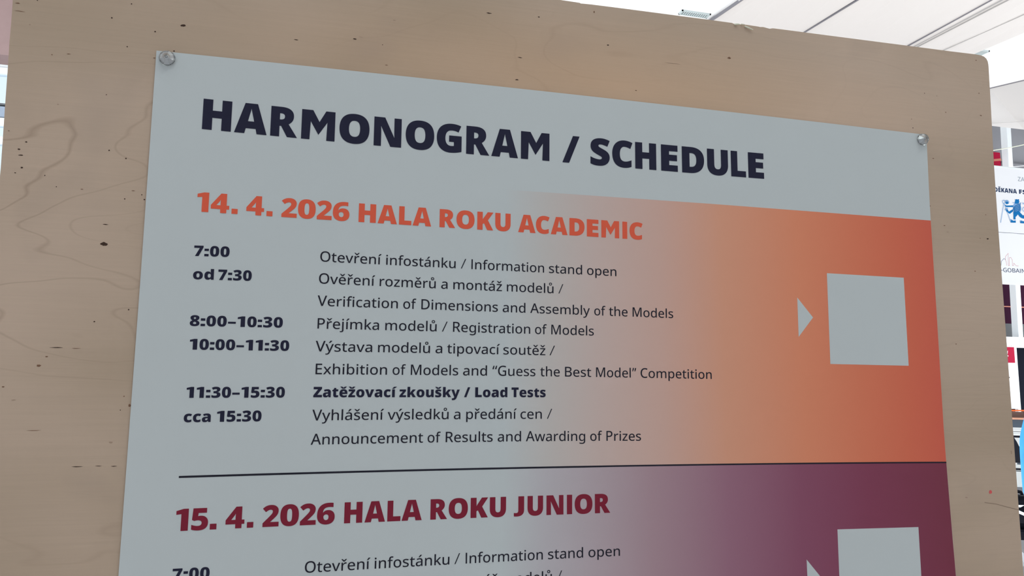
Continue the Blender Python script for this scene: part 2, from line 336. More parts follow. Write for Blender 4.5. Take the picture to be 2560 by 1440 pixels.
# ------------------------------------------------------------------ letter outlines (weight + character, advance; contours)
GLYPHS = """r-322;38,223 38,313 284,313 284,223
b.297;46,82 46,131q 103,176q 150,176 195,176q 251,130q 251,82 251,34q 194,-12q 150,-12 103,-12q 46,34q
b/441;5,0 271,714 440,714 174,0
r/380;10,0 276,714 371,714 105,0
b0585;550,356 550,270q 523,135q 462,40q 364,-10q 293,-10 204,-10q 90,78q 36,242q 36,356 36,472q 85,636q 198,724q 293,724 381,724q 495,637q 550,472q|222,356 222,285q 234,189q 264,140q 293,140 321,140q 351,188q 363,285q 363,356 363,428q 351,525q 321,574q 293,574 264,574q 234,525q 222,428q
b1585;455,0 264,0 264,360 264,371q 264,423q 266,485q 267,510 254,495q 233,473q 221,463 141,397 43,516 286,714 455,714
b2585;547,0 31,0 31,124 206,301 260,358q 321,427q 346,476q 346,503 346,537q 303,566q 274,566 239,566q 171,528q 127,491 24,612 56,640q 128,692q 225,724q 295,724 368,724q 473,673q 532,585q 532,529 532,468q 487,370q 396,274q 329,212 272,160 272,155 547,155
b3585;522,558 522,508q 479,435q 408,388q 365,376 365,373 451,363q 544,280q 544,204 544,146q 481,48q 350,-10q 247,-10 178,-10q 80,11q 35,29 35,185 81,161q 180,138q 220,138 292,138q 345,180q 345,215 345,240q 319,276q 253,295q 191,295 145,295 145,436 192,436 247,436q 312,456q 340,492q 340,514 340,545q 295,573q 258,573 226,573q 168,555q 126,534q 114,526 36,652 79,682q 194,724q 286,724 396,724q 522,635q
b4585;570,139 490,139 490,0 305,0 305,139 17,139 17,278 316,714 490,714 490,280 570,280|305,370 305,382q 306,417q 307,451q 309,476q 309,478 304,478 294,456q 279,427q 266,407 180,280 305,280
b5585;322,466 382,466q 481,413q 539,311q 539,238 539,158q 475,47q 347,-10q 250,-10 188,-10q 86,10q 47,29 47,183 85,166q 191,138q 235,138 272,138q 322,159q 349,201q 349,231 349,274q 289,321q 228,321 201,321q 149,310q 129,304 59,339 86,714 491,714 491,557 246,557 236,457 252,460q 287,466q
b6585;35,302 35,363q 53,485q 99,593q 182,676q 312,724q 407,724 428,724q 488,719q 508,716 508,569 488,573q 438,578q 403,578 348,578q 273,552q 229,503q 207,434q 205,392 211,392 224,416q 260,453q 315,475q 353,475 416,475q 505,421q 554,317q 554,243 554,164q 493,50q 380,-10q 303,-10 246,-10q 149,27q 76,104q 35,222q|299,139 332,139q 372,188q 372,240 372,282q 338,330q 301,330 276,330q 241,306q 222,270q 222,250 222,230q 231,191q 250,159q 279,139q
b7585;104,0 351,558 38,558 38,714 552,714 552,602 299,0
b8585;294,724 400,724q 531,638q 531,550 531,507q 499,442q 444,394q 408,376 442,357q 508,306q 552,237q 552,190 552,133q 496,42q 382,-10q 293,-10 203,-10q 89,40q 34,130q 34,188 34,238q 68,306q 128,354q 165,373 134,393q 85,444q 55,510q 55,551 55,609q 117,685q 225,724q|206,195 206,164q 251,126q 291,126 336,126q 380,161q 380,192 380,214q 353,251q 318,278q 303,285 290,293 267,282q 229,253q 206,218q|294,588 268,588q 231,559q 231,534 231,518q 247,490q 275,466q 292,457 307,465q 336,486q 355,514q 355,534 355,559q 318,588q
b:288;44,80 44,131q 103,172q 145,172 186,172q 244,131q 244,80 244,31q 186,-12q 145,-12 103,-12q 44,31q|44,468 44,518q 103,560q 145,560 186,560q 244,518q 244,468 244,418q 186,375q 145,375 103,375q 44,418q
bA739;510,0 483,121 259,121 230,0 0,0 226,717 510,717 739,0|418,393 412,413q 394,489q 375,569q 370,595 366,571q 348,494q 330,419q 324,393 300,291 441,291
rA648;542,0 461,212 183,212 103,0 0,0 274,717 373,717 647,0|358,506 354,515q 340,560q 327,608q 322,622 318,601q 306,557q 294,519q 290,506 214,300 433,300
rB652;304,714 440,714q 576,634q 576,537 576,494q 545,429q 485,387q 442,379 442,374 486,367q 557,329q 599,260q 599,204 599,139q 538,47q 426,0q 349,0 95,0 95,714|320,413 408,413q 473,470q 473,525 473,581q 394,630q 307,630 195,630 195,413|195,331 195,83 332,83 422,83q 493,154q 493,212 493,248q 461,301q 388,331q 325,331
bC652;394,554 363,554q 315,527q 281,475q 263,401q 263,354 263,290q 294,203q 358,160q 407,160 454,160q 543,187q 589,207 589,32 541,10q 440,-10q 384,-10 267,-10q 119,82q 50,247q 50,355 50,436q 94,571q 183,670q 312,724q 396,724 448,724q 563,700q 621,673 558,509 518,529q 438,554q
rC634;402,637 348,637q 259,599q 198,526q 165,422q 165,357 165,271q 218,145q 323,77q 402,77 449,77q 534,94q 574,107 574,20 534,4q 447,-10q 389,-10 279,-10q 133,80q 60,246q 60,358 60,439q 105,573q 192,671q 320,724q 403,724 458,724q 561,702q 603,681 564,598 531,613q 450,637q
bD735;685,373 685,249q 592,82q 423,0q 310,0 74,0 74,714 325,714 441,714q 601,635q 685,484q|469,366 469,426q 439,507q 377,546q 329,546 282,546 282,170 317,170 397,170q 469,266q
rD730;670,365 670,244q 581,82q 415,0q 297,0 95,0 95,714 318,714 426,714q 585,634q 670,479q|565,361 565,453q 505,572q 389,629q 306,629 195,629 195,85 287,85 426,85q 565,224q
bE548;502,0 74,0 74,714 502,714 502,548 282,548 282,452 485,452 485,286 282,286 282,169 502,169
rE555;496,0 95,0 95,714 496,714 496,627 195,627 195,416 479,416 479,330 195,330 195,87 496,87
bF542;279,0 74,0 74,714 499,714 499,548 279,548 279,429 482,429 482,263 279,263
bG742;358,424 675,424 675,34 620,15q 473,-10q 395,-10 293,-10q 138,69q 50,232q 50,359 50,471q 135,635q 302,724q 425,724 493,724q 615,699q 659,679 594,517 556,536q 474,554q 427,554 366,554q 295,498q 264,407q 264,354 264,290q 300,204q 365,161q 410,161 423,161q 469,165q 480,168 480,265 358,265
rG729;403,381 656,381 656,28 598,9q 478,-10q 402,-10 292,-10q 140,78q 60,243q 60,357 60,469q 148,633q 313,724q 430,724 491,724q 600,702q 645,682 609,596 571,614q 477,637q 426,637 343,637q 226,568q 164,443q 164,357 164,274q 218,146q 331,76q 423,76 467,76q 531,86q 557,92 557,294 403,294
bH770;696,0 486,0 486,285 284,285 284,0 74,0 74,714 284,714 284,455 486,455 486,714 696,714
bI455;422,0 33,0 33,119 123,155 123,560 33,595 33,714 422,714 422,595 332,560 332,155 422,119
rI349;309,0 39,0 39,58 124,78 124,635 39,656 39,714 309,714 309,656 224,635 224,78 309,58
bJ364;25,-229 -10,-229q -61,-223q -79,-220 -79,-58 -63,-61q -28,-68q -8,-68 28,-68q 65,-39q 79,19q 79,60 79,714 289,714 289,79 289,-34q 221,-170q 103,-229q
bK697;697,0 462,0 338,263 284,233 284,0 74,0 74,714 284,714 284,410 293,432q 320,476q 333,495 477,714 703,714 487,393
bL591;74,0 74,714 282,714 282,167 552,167 552,0
bM976;384,0 252,497 248,497 250,477q 254,408q 258,328q 258,292 258,0 74,0 74,714 350,714 488,219 492,219 626,714 902,714 902,0 712,0 712,294 712,328q 714,406q 718,476q 719,496 715,496 585,0
rM913;410,0 184,615 180,615 182,595q 185,532q 187,459q 187,421 187,0 95,0 95,714 240,714 453,137 457,137 674,714 818,714 818,0 720,0 720,426 720,461q 722,531q 726,593q 727,614 723,614 495,0
bN845;771,0 496,0 253,490 249,490 251,466q 255,401q 258,336q 258,310 258,0 74,0 74,714 348,714 590,232 593,232 592,256q 588,318q 586,380q 586,403 586,714 771,714
rN767;672,0 553,0 183,584 179,584 181,561q 184,498q 187,427q 187,391 187,0 95,0 95,714 214,714 583,132 587,132 586,149q 582,213q 580,288q 580,319 580,714 672,714
bO799;749,358 749,275q 709,140q 625,42q 493,-10q 399,-10 308,-10q 176,42q 91,140q 50,275q 50,359 50,470q 124,635q 279,725q 400,725 524,725q 678,634q 749,469q|269,358 269,298q 295,210q 352,163q 399,163 448,163q 505,210q 530,298q 530,358 530,449q 473,555q 400,555 352,555q 295,507q 269,419q
rO783;722,358 722,275q 681,140q 598,42q 474,-10q 392,-10 307,-10q 182,43q 100,140q 60,276q 60,359 60,469q 132,633q 280,725q 393,725 501,725q 648,634q 722,469q|166,358 166,271q 214,144q 315,76q 392,76 470,76q 569,144q 617,271q 617,358 617,489q 510,638q 393,638 315,638q 214,571q 166,446q
rP608;290,714 429,714q 558,603q 558,502 558,458q 529,376q 464,311q 354,274q 274,274 195,274 195,0 95,0 95,714|282,629 195,629 195,359 264,359 328,359q 413,387q 455,448q 455,498 455,564q 372,629q
bR685;314,714 412,714q 543,666q 609,572q 609,502 609,461q 582,390q 530,332q 492,310 701,0 465,0 318,255 282,255 282,0 74,0 74,714|311,558 282,558 282,410 308,410 345,410q 399,445q 399,492 399,511q 381,541q 342,558q
rR628;296,714 386,714q 502,669q 559,578q 559,510 559,455q 518,379q 454,333q 418,319 615,0 499,0 328,292 195,292 195,0 95,0 95,714|291,629 195,629 195,374 295,374 378,374q 456,440q 456,506 456,550q 420,604q 348,629q
bS581;550,221 550,164q 492,58q 368,-10q 267,-10 216,-10q 143,-1q 79,20q 43,37 43,222 104,191q 224,159q 271,159 296,159q 327,171q 342,191q 342,203 342,219q 316,242q 263,268q 219,289 167,314q 90,369q 47,449q 47,511 47,582q 117,677q 241,724q 322,724 394,724q 508,692q 553,671 489,512 442,533q 353,559q 316,559 294,559q 266,549q 253,532q 253,521 253,507q 279,485q 339,455q 391,430 441,407q 512,352q 550,277q
bT596;402,0 194,0 194,544 27,544 27,714 569,714 569,544 402,544
bU761;691,289 691,196q 621,62q 482,-10q 378,-10 228,-10q 70,142q 70,284 70,714 280,714 280,302 280,227q 332,163q 381,163 417,163q 461,191q 482,252q 482,303 482,714 691,714
rV609;609,714 356,0 253,0 0,714 106,714 261,266 271,238q 287,182q 300,132q 305,108 309,132q 322,183q 339,238q 348,267 502,714
bZ617;594,0 29,0 29,127 328,547 35,547 35,714 586,714 586,587 287,167 594,167
rZ576;538,0 37,0 37,73 406,626 49,626 49,714 528,714 528,641 159,88 538,88
ba620;334,562 438,562q 555,459q 555,363 555,0 426,0 390,73 386,73 363,44q 314,7q 250,-10q 205,-10 157,-10q 80,29q 36,107q 36,168 36,257q 160,343q 277,348 369,351 369,360 369,398q 332,430q 300,430 267,430q 187,407q 146,389 93,512 140,537q 260,562q|324,246 270,244q 225,209q 225,178 225,150q 257,122q 282,122 319,122q 370,167q 370,204 370,248
ra567;293,547 392,547q 488,459q 488,365 488,0 417,0 398,76 394,76 371,47q 322,8q 259,-10q 214,-10 166,-10q 89,24q 45,96q 45,151 45,232q 171,319q 300,323 391,326 391,356 391,420q 336,469q 285,469 244,469q 167,445q 134,428 104,500 140,520q 238,547q|315,258 220,254q 146,200q 146,151 146,108q 199,67q 240,67 305,67q 391,139q 391,213 391,260
rb618;181,576 181,543q 178,484q 176,467 181,467 204,501q 283,547q 346,547 444,547q 564,407q 564,269 564,177q 509,52q 410,-10q 345,-10 282,-10q 204,36q 181,67 174,67 155,0 83,0 83,760 181,760|325,466 271,466q 208,425q 181,340q 181,274 181,267 181,172q 243,71q 327,71 395,71q 463,173q 463,270 463,368q 395,466q
bc536;317,-10 234,-10q 110,50q 43,176q 43,274 43,374q 118,501q 248,562q 332,562 382,562q 472,540q 511,521 456,383 423,398q 363,416q 332,416 301,416q 256,385q 232,323q 232,275 232,226q 257,166q 302,138q 332,138 373,138q 456,164q 492,186 492,38 458,16q 374,-10q
rc486;302,-10 230,-10q 117,48q 54,171q 54,266 54,365q 121,489q 236,548q 309,548 351,548q 428,530q 454,517 424,438 399,447q 335,463q 307,463 255,463q 188,419q 155,332q 155,267 155,204q 188,118q 254,74q 302,74 346,74q 415,92q 444,106 444,21 416,6q 349,-10q
bd642;240,-10 154,-10q 43,136q 43,276 43,417q 156,562q 247,562 284,562q 338,541q 378,504q 393,481 397,481 393,502q 388,575q 388,609 388,760 575,760 575,0 434,0 395,70 388,70 375,48q 334,12q 278,-10q|315,137 363,137q 402,197q 403,259 403,274 403,340q 365,412q 313,412 277,412q 231,344q 231,273 231,202q 277,137q
rd618;271,-10 173,-10q 54,130q 54,268 54,406q 174,548q 273,548 314,548q 376,527q 421,491q 437,468 443,468 441,482q 436,536q 436,553 436,760 535,760 535,0 456,0 441,72 436,72 421,49q 375,12q 313,-10q|292,71 373,71q 439,160q 439,251 439,267 439,363q 376,467q 291,467 223,467q 155,358q 155,266 155,172q 223,71q
be615;314,562 394,562q 510,506q 573,394q 573,310 573,226 231,226 233,181q 295,123q 354,123 406,123q 492,143q 537,165 537,31 497,10q 403,-10q 332,-10 248,-10q 118,49q 43,175q 43,273 43,372q 111,500q 233,562q|320,435 285,435q 239,391q 234,344 404,344 404,370q 384,410q 347,435q
re569;294,548 364,548q 465,488q 519,379q 519,305 519,248 155,248 157,162q 243,71q 321,71 372,71q 452,90q 494,109 494,26 453,7q 372,-10q 315,-10 238,-10q 120,52q 54,175q 54,265 54,354q 114,480q 222,548q|294,470 234,470q 164,393q 157,323 419,323 419,367q 392,432q 337,470q
rf351;339,462 206,462 206,0 108,0 108,462 16,462 16,508 108,540 108,569 108,673q 200,765q 283,765 316,765q 371,754q 392,746 367,672 352,677q 310,686q 288,686 247,686q 206,630q 206,571 206,538 339,538
rg618;272,548 325,548q 409,507q 438,467 443,467 455,538 535,538 535,-8 535,-84q 482,-188q 373,-240q 289,-240 230,-240q 133,-223q 94,-206 94,-117 133,-138q 234,-159q 293,-159 360,-159q 437,-82q 437,-15 437,5 437,17q 439,61q 441,71 436,71 409,31q 328,-10q 272,-10 170,-10q 54,136q 54,268 54,397q 170,548q|290,466 247,466q 186,420q 155,331q 155,267 155,170q 225,70q 292,70 331,70q 386,90q 423,133q 440,201q 440,247 440,268 440,338q 408,425q 342,466q
rh623;181,548 181,525q 178,481q 176,464 182,464 200,492q 251,528q 314,547q 348,547 412,547q 499,506q 544,419q 544,350 544,0 446,0 446,339 446,403q 391,466q 332,466 274,466q 209,422q 181,336q 181,274 181,0 83,0 83,760 181,760
ri265;182,538 182,0 83,0 83,538|133,741 155,741q 189,713q 189,682 189,652q 155,623q 133,623 109,623q 76,652q 76,682 76,713q 109,741q
rj265;25,-240 0,-240q -40,-233q -55,-228 -55,-149 -40,-153q -8,-159q 11,-159 42,-159q 83,-124q 83,-75 83,538 181,538 181,-76 181,-126q 149,-200q 80,-240q|76,682 76,713q 109,741q 133,741 155,741q 189,713q 189,682 189,652q 155,623q 133,623 109,623q 76,652q
bk653;254,456 254,423q 248,342q 243,309 247,309 255,321q 275,352q 297,384q 306,395 433,552 640,552 447,317 652,0 440,0 316,201 254,153 254,0 67,0 67,760 254,760
rk546;181,373 181,355q 177,300q 176,280 180,280 186,288q 210,318q 234,349q 243,359 410,538 524,538 309,308 538,0 421,0 242,245 181,192 181,0 83,0 83,760 181,760
rl264;181,0 83,0 83,760 181,760
rm942;680,548 771,548q 862,454q 862,350 862,0 765,0 765,341 765,404q 714,466q 660,466 585,466q 521,377q 521,292 521,0 424,0 424,341 424,382q 401,439q 355,466q 318,466 267,466q 207,422q 181,337q 181,274 181,0 83,0 83,538 161,538 176,465 181,465 198,493q 246,530q 307,548q 340,548 402,548q 484,504q 504,459 509,459 536,504q 628,548q
rn623;350,548 445,548q 544,454q 544,350 544,0 446,0 446,339 446,403q 391,466q 332,466 246,466q 181,367q 181,274 181,0 83,0 83,538 161,538 176,465 181,465 199,492q 252,530q 315,548q
bo635;592,278 592,209q 554,101q 482,28q 381,-10q 316,-10 257,-10q 156,28q 83,101q 43,209q 43,278 43,369q 109,496q 233,562q 319,562 399,562q 521,496q 592,369q|232,278 232,230q 248,162q 287,129q 318,129 349,129q 386,162q 403,230q 403,278 403,325q 386,391q 348,424q 317,424 272,424q 232,350q
ro608;555,270 555,203q 520,99q 454,27q 360,-10q 303,-10 249,-10q 158,27q 91,99q 54,203q 54,270 54,359q 114,483q 228,548q 306,548 379,548q 492,483q 555,359q|155,270 155,208q 186,118q 253,70q 305,70 356,70q 423,118q 454,208q 454,270 454,332q 422,420q 356,467q 304,467 226,467q 155,362q
rp618;346,548 445,548q 564,409q 564,270 564,179q 509,53q 411,-10q 345,-10 304,-10q 241,12q 197,46q 181,67 175,67 177,49q 181,-2q 181,-22 181,-240 83,-240 83,538 163,538 177,465 181,465 197,488q 242,526q 304,548q|325,466 273,466q 211,426q 182,348q 181,287 181,270 181,206q 208,117q 272,71q 327,71 373,71q 433,122q 463,212q 463,271 463,361q 395,466q
rr419;342,548 357,548q 392,545q 404,542 392,451 380,454q 349,458q 334,458 304,458q 250,434q 206,389q 181,325q 181,285 181,0 83,0 83,538 162,538 174,441 179,441 195,470q 243,519q 305,548q
bs515;475,169 475,117q 428,36q 325,-10q 242,-10 183,-10q 91,3q 43,21 43,170 95,147q 203,126q 234,126 268,126q 300,141q 300,156 300,169q 280,187q 228,210q 181,229 135,248q 73,293q 42,355q 42,400 42,481q 167,562q 269,562 324,562q 419,538q 470,516 420,395 379,414q 295,436q 270,436 246,436q 220,423q 220,411 220,400q 237,384q 286,363q 332,344 380,325q 444,280q 475,218q
rs483;438,150 438,98q 387,27q 290,-10q 222,-10 166,-10q 84,8q 51,24 51,111 85,94q 178,68q 223,68 287,68q 344,108q 344,142 344,161q 322,192q 266,222q 213,242 162,262q 89,303q 50,360q 50,404 50,473q 162,548q 254,548 303,548q 390,528q 428,511 396,435 361,450q 286,470q 248,470 198,470q 144,437q 144,409 144,388q 169,359q 229,331q 279,311 330,292q 401,251q 438,194q
bt455;333,137 359,137q 402,148q 424,156 424,20 394,8q 325,-10q 273,-10 219,-10q 139,24q 93,106q 93,181 93,413 26,413 26,489 110,548 158,664 280,664 280,552 417,552 417,413 280,413 280,193 280,165q 308,137q
rt371;271,70 292,70q 334,77q 348,82 348,8 332,0q 278,-10q 252,-10 208,-10q 136,20q 92,93q 92,159 92,462 17,462 17,508 95,545 131,660 190,660 190,538 344,538 344,462 190,462 190,162 190,115q 236,70q
bu667;600,552 600,0 460,0 437,69 426,69 409,41q 356,6q 293,-10q 259,-10 204,-10q 116,32q 66,122q 66,193 66,552 252,552 252,248 252,194q 284,137q 320,137 357,137q 399,176q 415,253q 415,308 415,552
ru623;540,538 540,0 461,0 447,71 442,71 425,43q 371,7q 307,-10q 272,-10 209,-10q 122,31q 78,118q 78,186 78,538 177,538 177,197 177,134q 232,71q 290,71 348,71q 414,115q 442,201q 442,262 442,538
bv606;211,0 0,552 194,552 289,226 290,222q 295,201q 299,177q 299,165 302,165 303,177q 306,199q 312,219q 313,225 412,552 606,552 395,0
rv518;204,0 0,538 104,538 216,221 224,200q 240,150q 253,104q 256,87 260,87 264,104q 277,151q 295,201q 301,220 414,538 518,538 314,0
rw798;436,297 428,325q 414,379q 403,426q 400,441 396,441 394,426q 383,379q 369,323q 361,295 269,1 158,1 11,539 112,539 183,260 191,232q 204,172q 215,118q 217,98 221,98 224,111q 232,148q 241,189q 251,229q 256,244 346,539 454,539 542,244 548,222q 563,169q 575,118q 577,99 581,99 583,117q 593,170q 608,231q 616,260 688,539 787,539 638,1 525,1
rx539;209,275 26,538 137,538 270,340 402,538 513,538 329,275 522,0 411,0 270,209 128,0 17,0
by605;-1,552 195,552 290,236 292,228q 297,206q 300,183q 301,171 305,171 307,192q 315,223q 318,235 415,552 605,552 385,-37 361,-103q 294,-194q 198,-240q 126,-240 100,-240q 62,-235q 48,-232 48,-86 59,-88q 90,-92q 107,-92 139,-92q 178,-66q 205,-25q 214,-1 217,8
ry520;1,538 106,538 219,232 228,206q 244,160q 257,115q 261,94 265,94 270,119q 294,194q 307,232 415,538 520,538 290,-70 271,-122q 218,-198q 142,-240q 88,-240 64,-240q 28,-235q 15,-232 15,-154 26,-156q 57,-160q 74,-160 105,-160q 149,-137q 181,-94q 192,-65 217,-1
bz505;479,0 25,0 25,106 257,410 38,410 38,552 469,552 469,437 246,142 479,142
rz474;436,0 38,0 38,63 320,462 54,462 54,538 429,538 429,466 151,76 436,76
rá567;293,547 392,547q 488,459q 488,365 488,0 417,0 398,76 394,76 371,47q 322,8q 259,-10q 214,-10 166,-10q 89,24q 45,96q 45,151 45,232q 171,319q 300,323 391,326 391,356 391,420q 336,469q 285,469 244,469q 167,445q 134,428 104,500 140,520q 238,547q|315,258 220,254q 146,200q 146,151 146,108q 199,67q 240,67 305,67q 391,139q 391,213 391,260|441,756 431,742q 395,702q 352,659q 310,620q 291,606 226,606 226,618 242,637q 278,689q 313,744q 325,766 441,766
bí322;254,0 68,0 68,552 254,552|396,756 378,742q 325,701q 264,658q 208,619q 188,606 65,606 65,620 82,639q 129,690q 176,744q 192,766 396,766
rí265;182,0 83,0 83,538 182,538|290,756 280,742q 244,702q 200,659q 158,620q 140,606 75,606 75,618 90,637q 126,689q 162,744q 173,766 290,766
rý520;1,538 106,538 219,232 228,206q 244,160q 257,115q 261,94 265,94 270,119q 294,194q 307,232 415,538 520,538 290,-70 271,-122q 218,-198q 142,-240q 88,-240 64,-240q 28,-235q 15,-232 15,-154 26,-156q 57,-160q 74,-160 105,-160q 149,-137q 181,-94q 192,-65 217,-1|417,756 407,742q 371,702q 328,659q 286,620q 267,606 202,606 202,618 218,637q 254,689q 289,744q 301,766 417,766
bĚ548;502,0 74,0 74,714 502,714 502,548 282,548 282,452 485,452 485,286 282,286 282,169 502,169|184,764 169,787q 124,842q 77,892q 58,910 58,924 194,924 220,909q 261,877q 287,854 313,877q 357,910q 383,924 517,924 517,910 500,894q 453,843q 408,787q 392,764
bě615;314,562 394,562q 510,506q 573,394q 573,310 573,226 231,226 233,181q 295,123q 354,123 406,123q 492,143q 537,165 537,31 497,10q 403,-10q 332,-10 248,-10q 118,49q 43,175q 43,273 43,372q 111,500q 233,562q|320,435 285,435q 239,391q 234,344 404,344 404,370q 384,410q 347,435q|215,606 200,629q 155,683q 108,734q 89,752 89,766 212,766 238,750q 282,715q 308,692 334,715q 380,751q 406,766 527,766 527,752 510,735q 463,684q 418,629q 402,606
rě569;294,548 364,548q 465,488q 519,379q 519,305 519,248 155,248 157,162q 243,71q 321,71 372,71q 452,90q 494,109 494,26 453,7q 372,-10q 315,-10 238,-10q 120,52q 54,175q 54,265 54,354q 114,480q 222,548q|294,470 234,470q 164,393q 157,323 419,323 419,367q 392,432q 337,470q|236,606 223,629q 179,682q 131,734q 113,753 113,766 180,766 206,749q 260,702q 286,676 312,702q 368,749q 394,766 462,766 462,753 443,734q 394,682q 349,629q 337,606
rř419;342,548 357,548q 392,545q 404,542 392,451 380,454q 349,458q 334,458 304,458q 250,434q 206,389q 181,325q 181,285 181,0 83,0 83,538 162,538 174,441 179,441 195,470q 243,519q 305,548q|190,606 177,629q 133,682q 85,734q 67,753 67,766 134,766 160,749q 214,702q 239,676 266,702q 321,749q 347,766 415,766 415,753 397,734q 348,682q 303,629q 290,606
bš515;475,169 475,117q 428,36q 325,-10q 242,-10 183,-10q 91,3q 43,21 43,170 95,147q 203,126q 234,126 268,126q 300,141q 300,156 300,169q 280,187q 228,210q 181,229 135,248q 73,293q 42,355q 42,400 42,481q 167,562q 269,562 324,562q 419,538q 470,516 420,395 379,414q 295,436q 270,436 246,436q 220,423q 220,411 220,400q 237,384q 286,363q 332,344 380,325q 444,280q 475,218q|158,606 143,629q 98,683q 51,734q 32,752 32,766 155,766 181,750q 224,715q 250,692 276,715q 323,751q 349,766 470,766 470,752 453,735q 406,684q 361,629q 345,606
rš483;438,150 438,98q 387,27q 290,-10q 222,-10 166,-10q 84,8q 51,24 51,111 85,94q 178,68q 223,68 287,68q 344,108q 344,142 344,161q 322,192q 266,222q 213,242 162,262q 89,303q 50,360q 50,404 50,473q 162,548q 254,548 303,548q 390,528q 428,511 396,435 361,450q 286,470q 248,470 198,470q 144,437q 144,409 144,388q 169,359q 229,331q 279,311 330,292q 401,251q 438,194q|190,606 177,629q 133,682q 85,734q 67,753 67,766 134,766 160,749q 214,702q 239,676 266,702q 321,749q 347,766 415,766 415,753 397,734q 348,682q 303,629q 290,606
rů623;540,538 540,0 461,0 447,71 442,71 425,43q 371,7q 307,-10q 272,-10 209,-10q 122,31q 78,118q 78,186 78,538 177,538 177,197 177,134q 232,71q 290,71 348,71q 414,115q 442,201q 442,262 442,538|310,606 261,606q 200,663q 200,714 200,764q 261,820q 310,820 358,820q 424,764q 424,714 424,663q 359,606q|310,659 335,659q 365,688q 365,714 365,739q 334,768q 310,768 287,768q 256,739q 256,714 256,688q 284,659q
bž505;479,0 25,0 25,106 257,410 38,410 38,552 469,552 469,437 246,142 479,142|160,606 146,629q 101,683q 54,734q 35,752 35,766 157,766 183,750q 227,715q 253,692 279,715q 326,751q 352,766 472,766 472,752 455,735q 408,684q 363,629q 347,606
rž474;436,0 38,0 38,63 320,462 54,462 54,538 429,538 429,466 151,76 436,76|186,606 173,629q 129,682q 81,734q 63,753 63,766 129,766 155,749q 210,702q 235,676 262,702q 317,749q 343,766 411,766 411,753 392,734q 344,682q 299,629q 286,606
b–500;36,203 36,336 464,336 464,203
r“373;360,714 351,675q 332,586q 316,500q 311,465 208,465 201,476 210,511q 238,594q 272,678q 288,714|169,714 160,675q 140,586q 124,500q 119,465 18,465 12,476 21,511q 49,594q 82,678q 98,714
r”373;354,714 361,703 352,668q 324,584q 291,501q 275,465 202,465 212,504q 231,592q 248,678q 253,714|163,714 170,703 161,668q 133,584q 100,501q 84,465 13,465 20,494q 34,559q 47,625q 58,688q 62,714"""
G = {}
for ln in GLYPHS.split('\n'):
    k, rest = ln[:2], ln[2:]
    adv, cs = rest.split(';')
    cont = []
    for c in cs.split('|'):
        pts = []
        for t in c.split():
            on = not t.endswith('q'); x, y = t.rstrip('q').split(','); pts.append((int(x), int(y), on))
        cont.append(pts)
    G[k] = (int(adv), cont)
# a broader M with short middle strokes, as on the poster
G['bM'] = (960, [[(80, 0, 1), (80, 714, 1), (345, 714, 1), (505, 440, 1), (657, 714, 1), (880, 714, 1), (880, 0, 1), (680, 0, 1), (694, 440, 1), (488, 128, 1), (296, 440, 1), (280, 0, 1)]])
G['b1'] = (560, [[(230, 0, 1), (470, 0, 1), (470, 714, 1), (300, 714, 1), (60, 650, 1), (60, 528, 1), (230, 545, 1)]])
G['bI'] = (360, [[(70, 0, 1), (70, 714, 1), (290, 714, 1), (290, 0, 1)]])
G['rI'] = (290, [[(97, 0, 1), (97, 714, 1), (193, 714, 1), (193, 0, 1)]])
G['b.'] = (330, [[(49, 0, 1), (49, 186, 1), (281, 186, 1), (281, 0, 1)]])
G['b:'] = (300, [[(30, 0, 1), (30, 160, 1), (270, 160, 1), (270, 0, 1)], [(30, 362, 1), (30, 522, 1), (270, 522, 1), (270, 362, 1)]])
G['r/'] = (380, [[(10, 0, 1), (300, 714, 1), (368, 714, 1), (78, 0, 1)]])
def flatten(c, n=5):
    pts = []
    k = len(c)
    full = []
    for i in range(k):
        x, y, on = c[i]; x2, y2, on2 = c[(i+1) % k]
        full.append((x, y, on))
        if not on and not on2: full.append(((x+x2)/2, (y+y2)/2, True))
    while not full[0][2]: full = full[1:]+full[:1]
    i = 0; k = len(full)
    while i < k:
        x, y, on = full[i]
        pts.append((x, y))
        nx = full[(i+1) % k]
        if not nx[2]:
            e = full[(i+2) % k]
            for s in range(1, n):
                t = s/n
                pts.append(((1-t)**2*x+2*t*(1-t)*nx[0]+t*t*e[0], (1-t)**2*y+2*t*(1-t)*nx[1]+t*t*e[1]))
            i += 2
        else: i += 1
    return pts
def remap(ch, w, y):
    if ch.islower() or ch in 'ěříůžšýáč':
        xh = 536 if w == 'r' else 550
        tx = 508 if w == 'r' else 545
        if y <= 0: return y*0.88
        if y <= xh: return y*tx/xh
        return tx+(y-xh)*(735-tx)/(766-xh)
    return y
def layout(txt, w):
    """contours of a word in font units with natural advances, list of glyphs (each a list of contours)"""
    x = 0; out = []
    for ch in txt:
        adv, cont = G[w+ch]
        ys = [p[1] for c in cont for p in c]
        g = []
        for c in cont:
            if ch == 'J':
                lo, hi = min(ys), max(ys)
                g.append([(px+x, -12+(py-lo)*726/(hi-lo)) for px, py in flatten(c)])
            else: g.append([(px+x, remap(ch, w, py)) for px, py in flatten(c)])
        out.append(g); x += adv
    return out
def inside(p, lp):
    c = False
    for a, b in zip(lp, lp[1:]+lp[:1]):
        if (a.z > p.z) != (b.z > p.z) and p.x < a.x+(p.z-a.z)*(b.x-a.x)/(b.z-a.z): c = not c
    return c
def nest(loops):
    """outer contours each with the holes that lie in them"""
    depth = [sum(inside(l[0], o) for o in loops if o is not l) for l in loops]
    return [[l]+[h for h, dh in zip(loops, depth) if dh == d+1 and inside(h[0], l)] for l, d in zip(loops, depth) if d % 2 == 0]
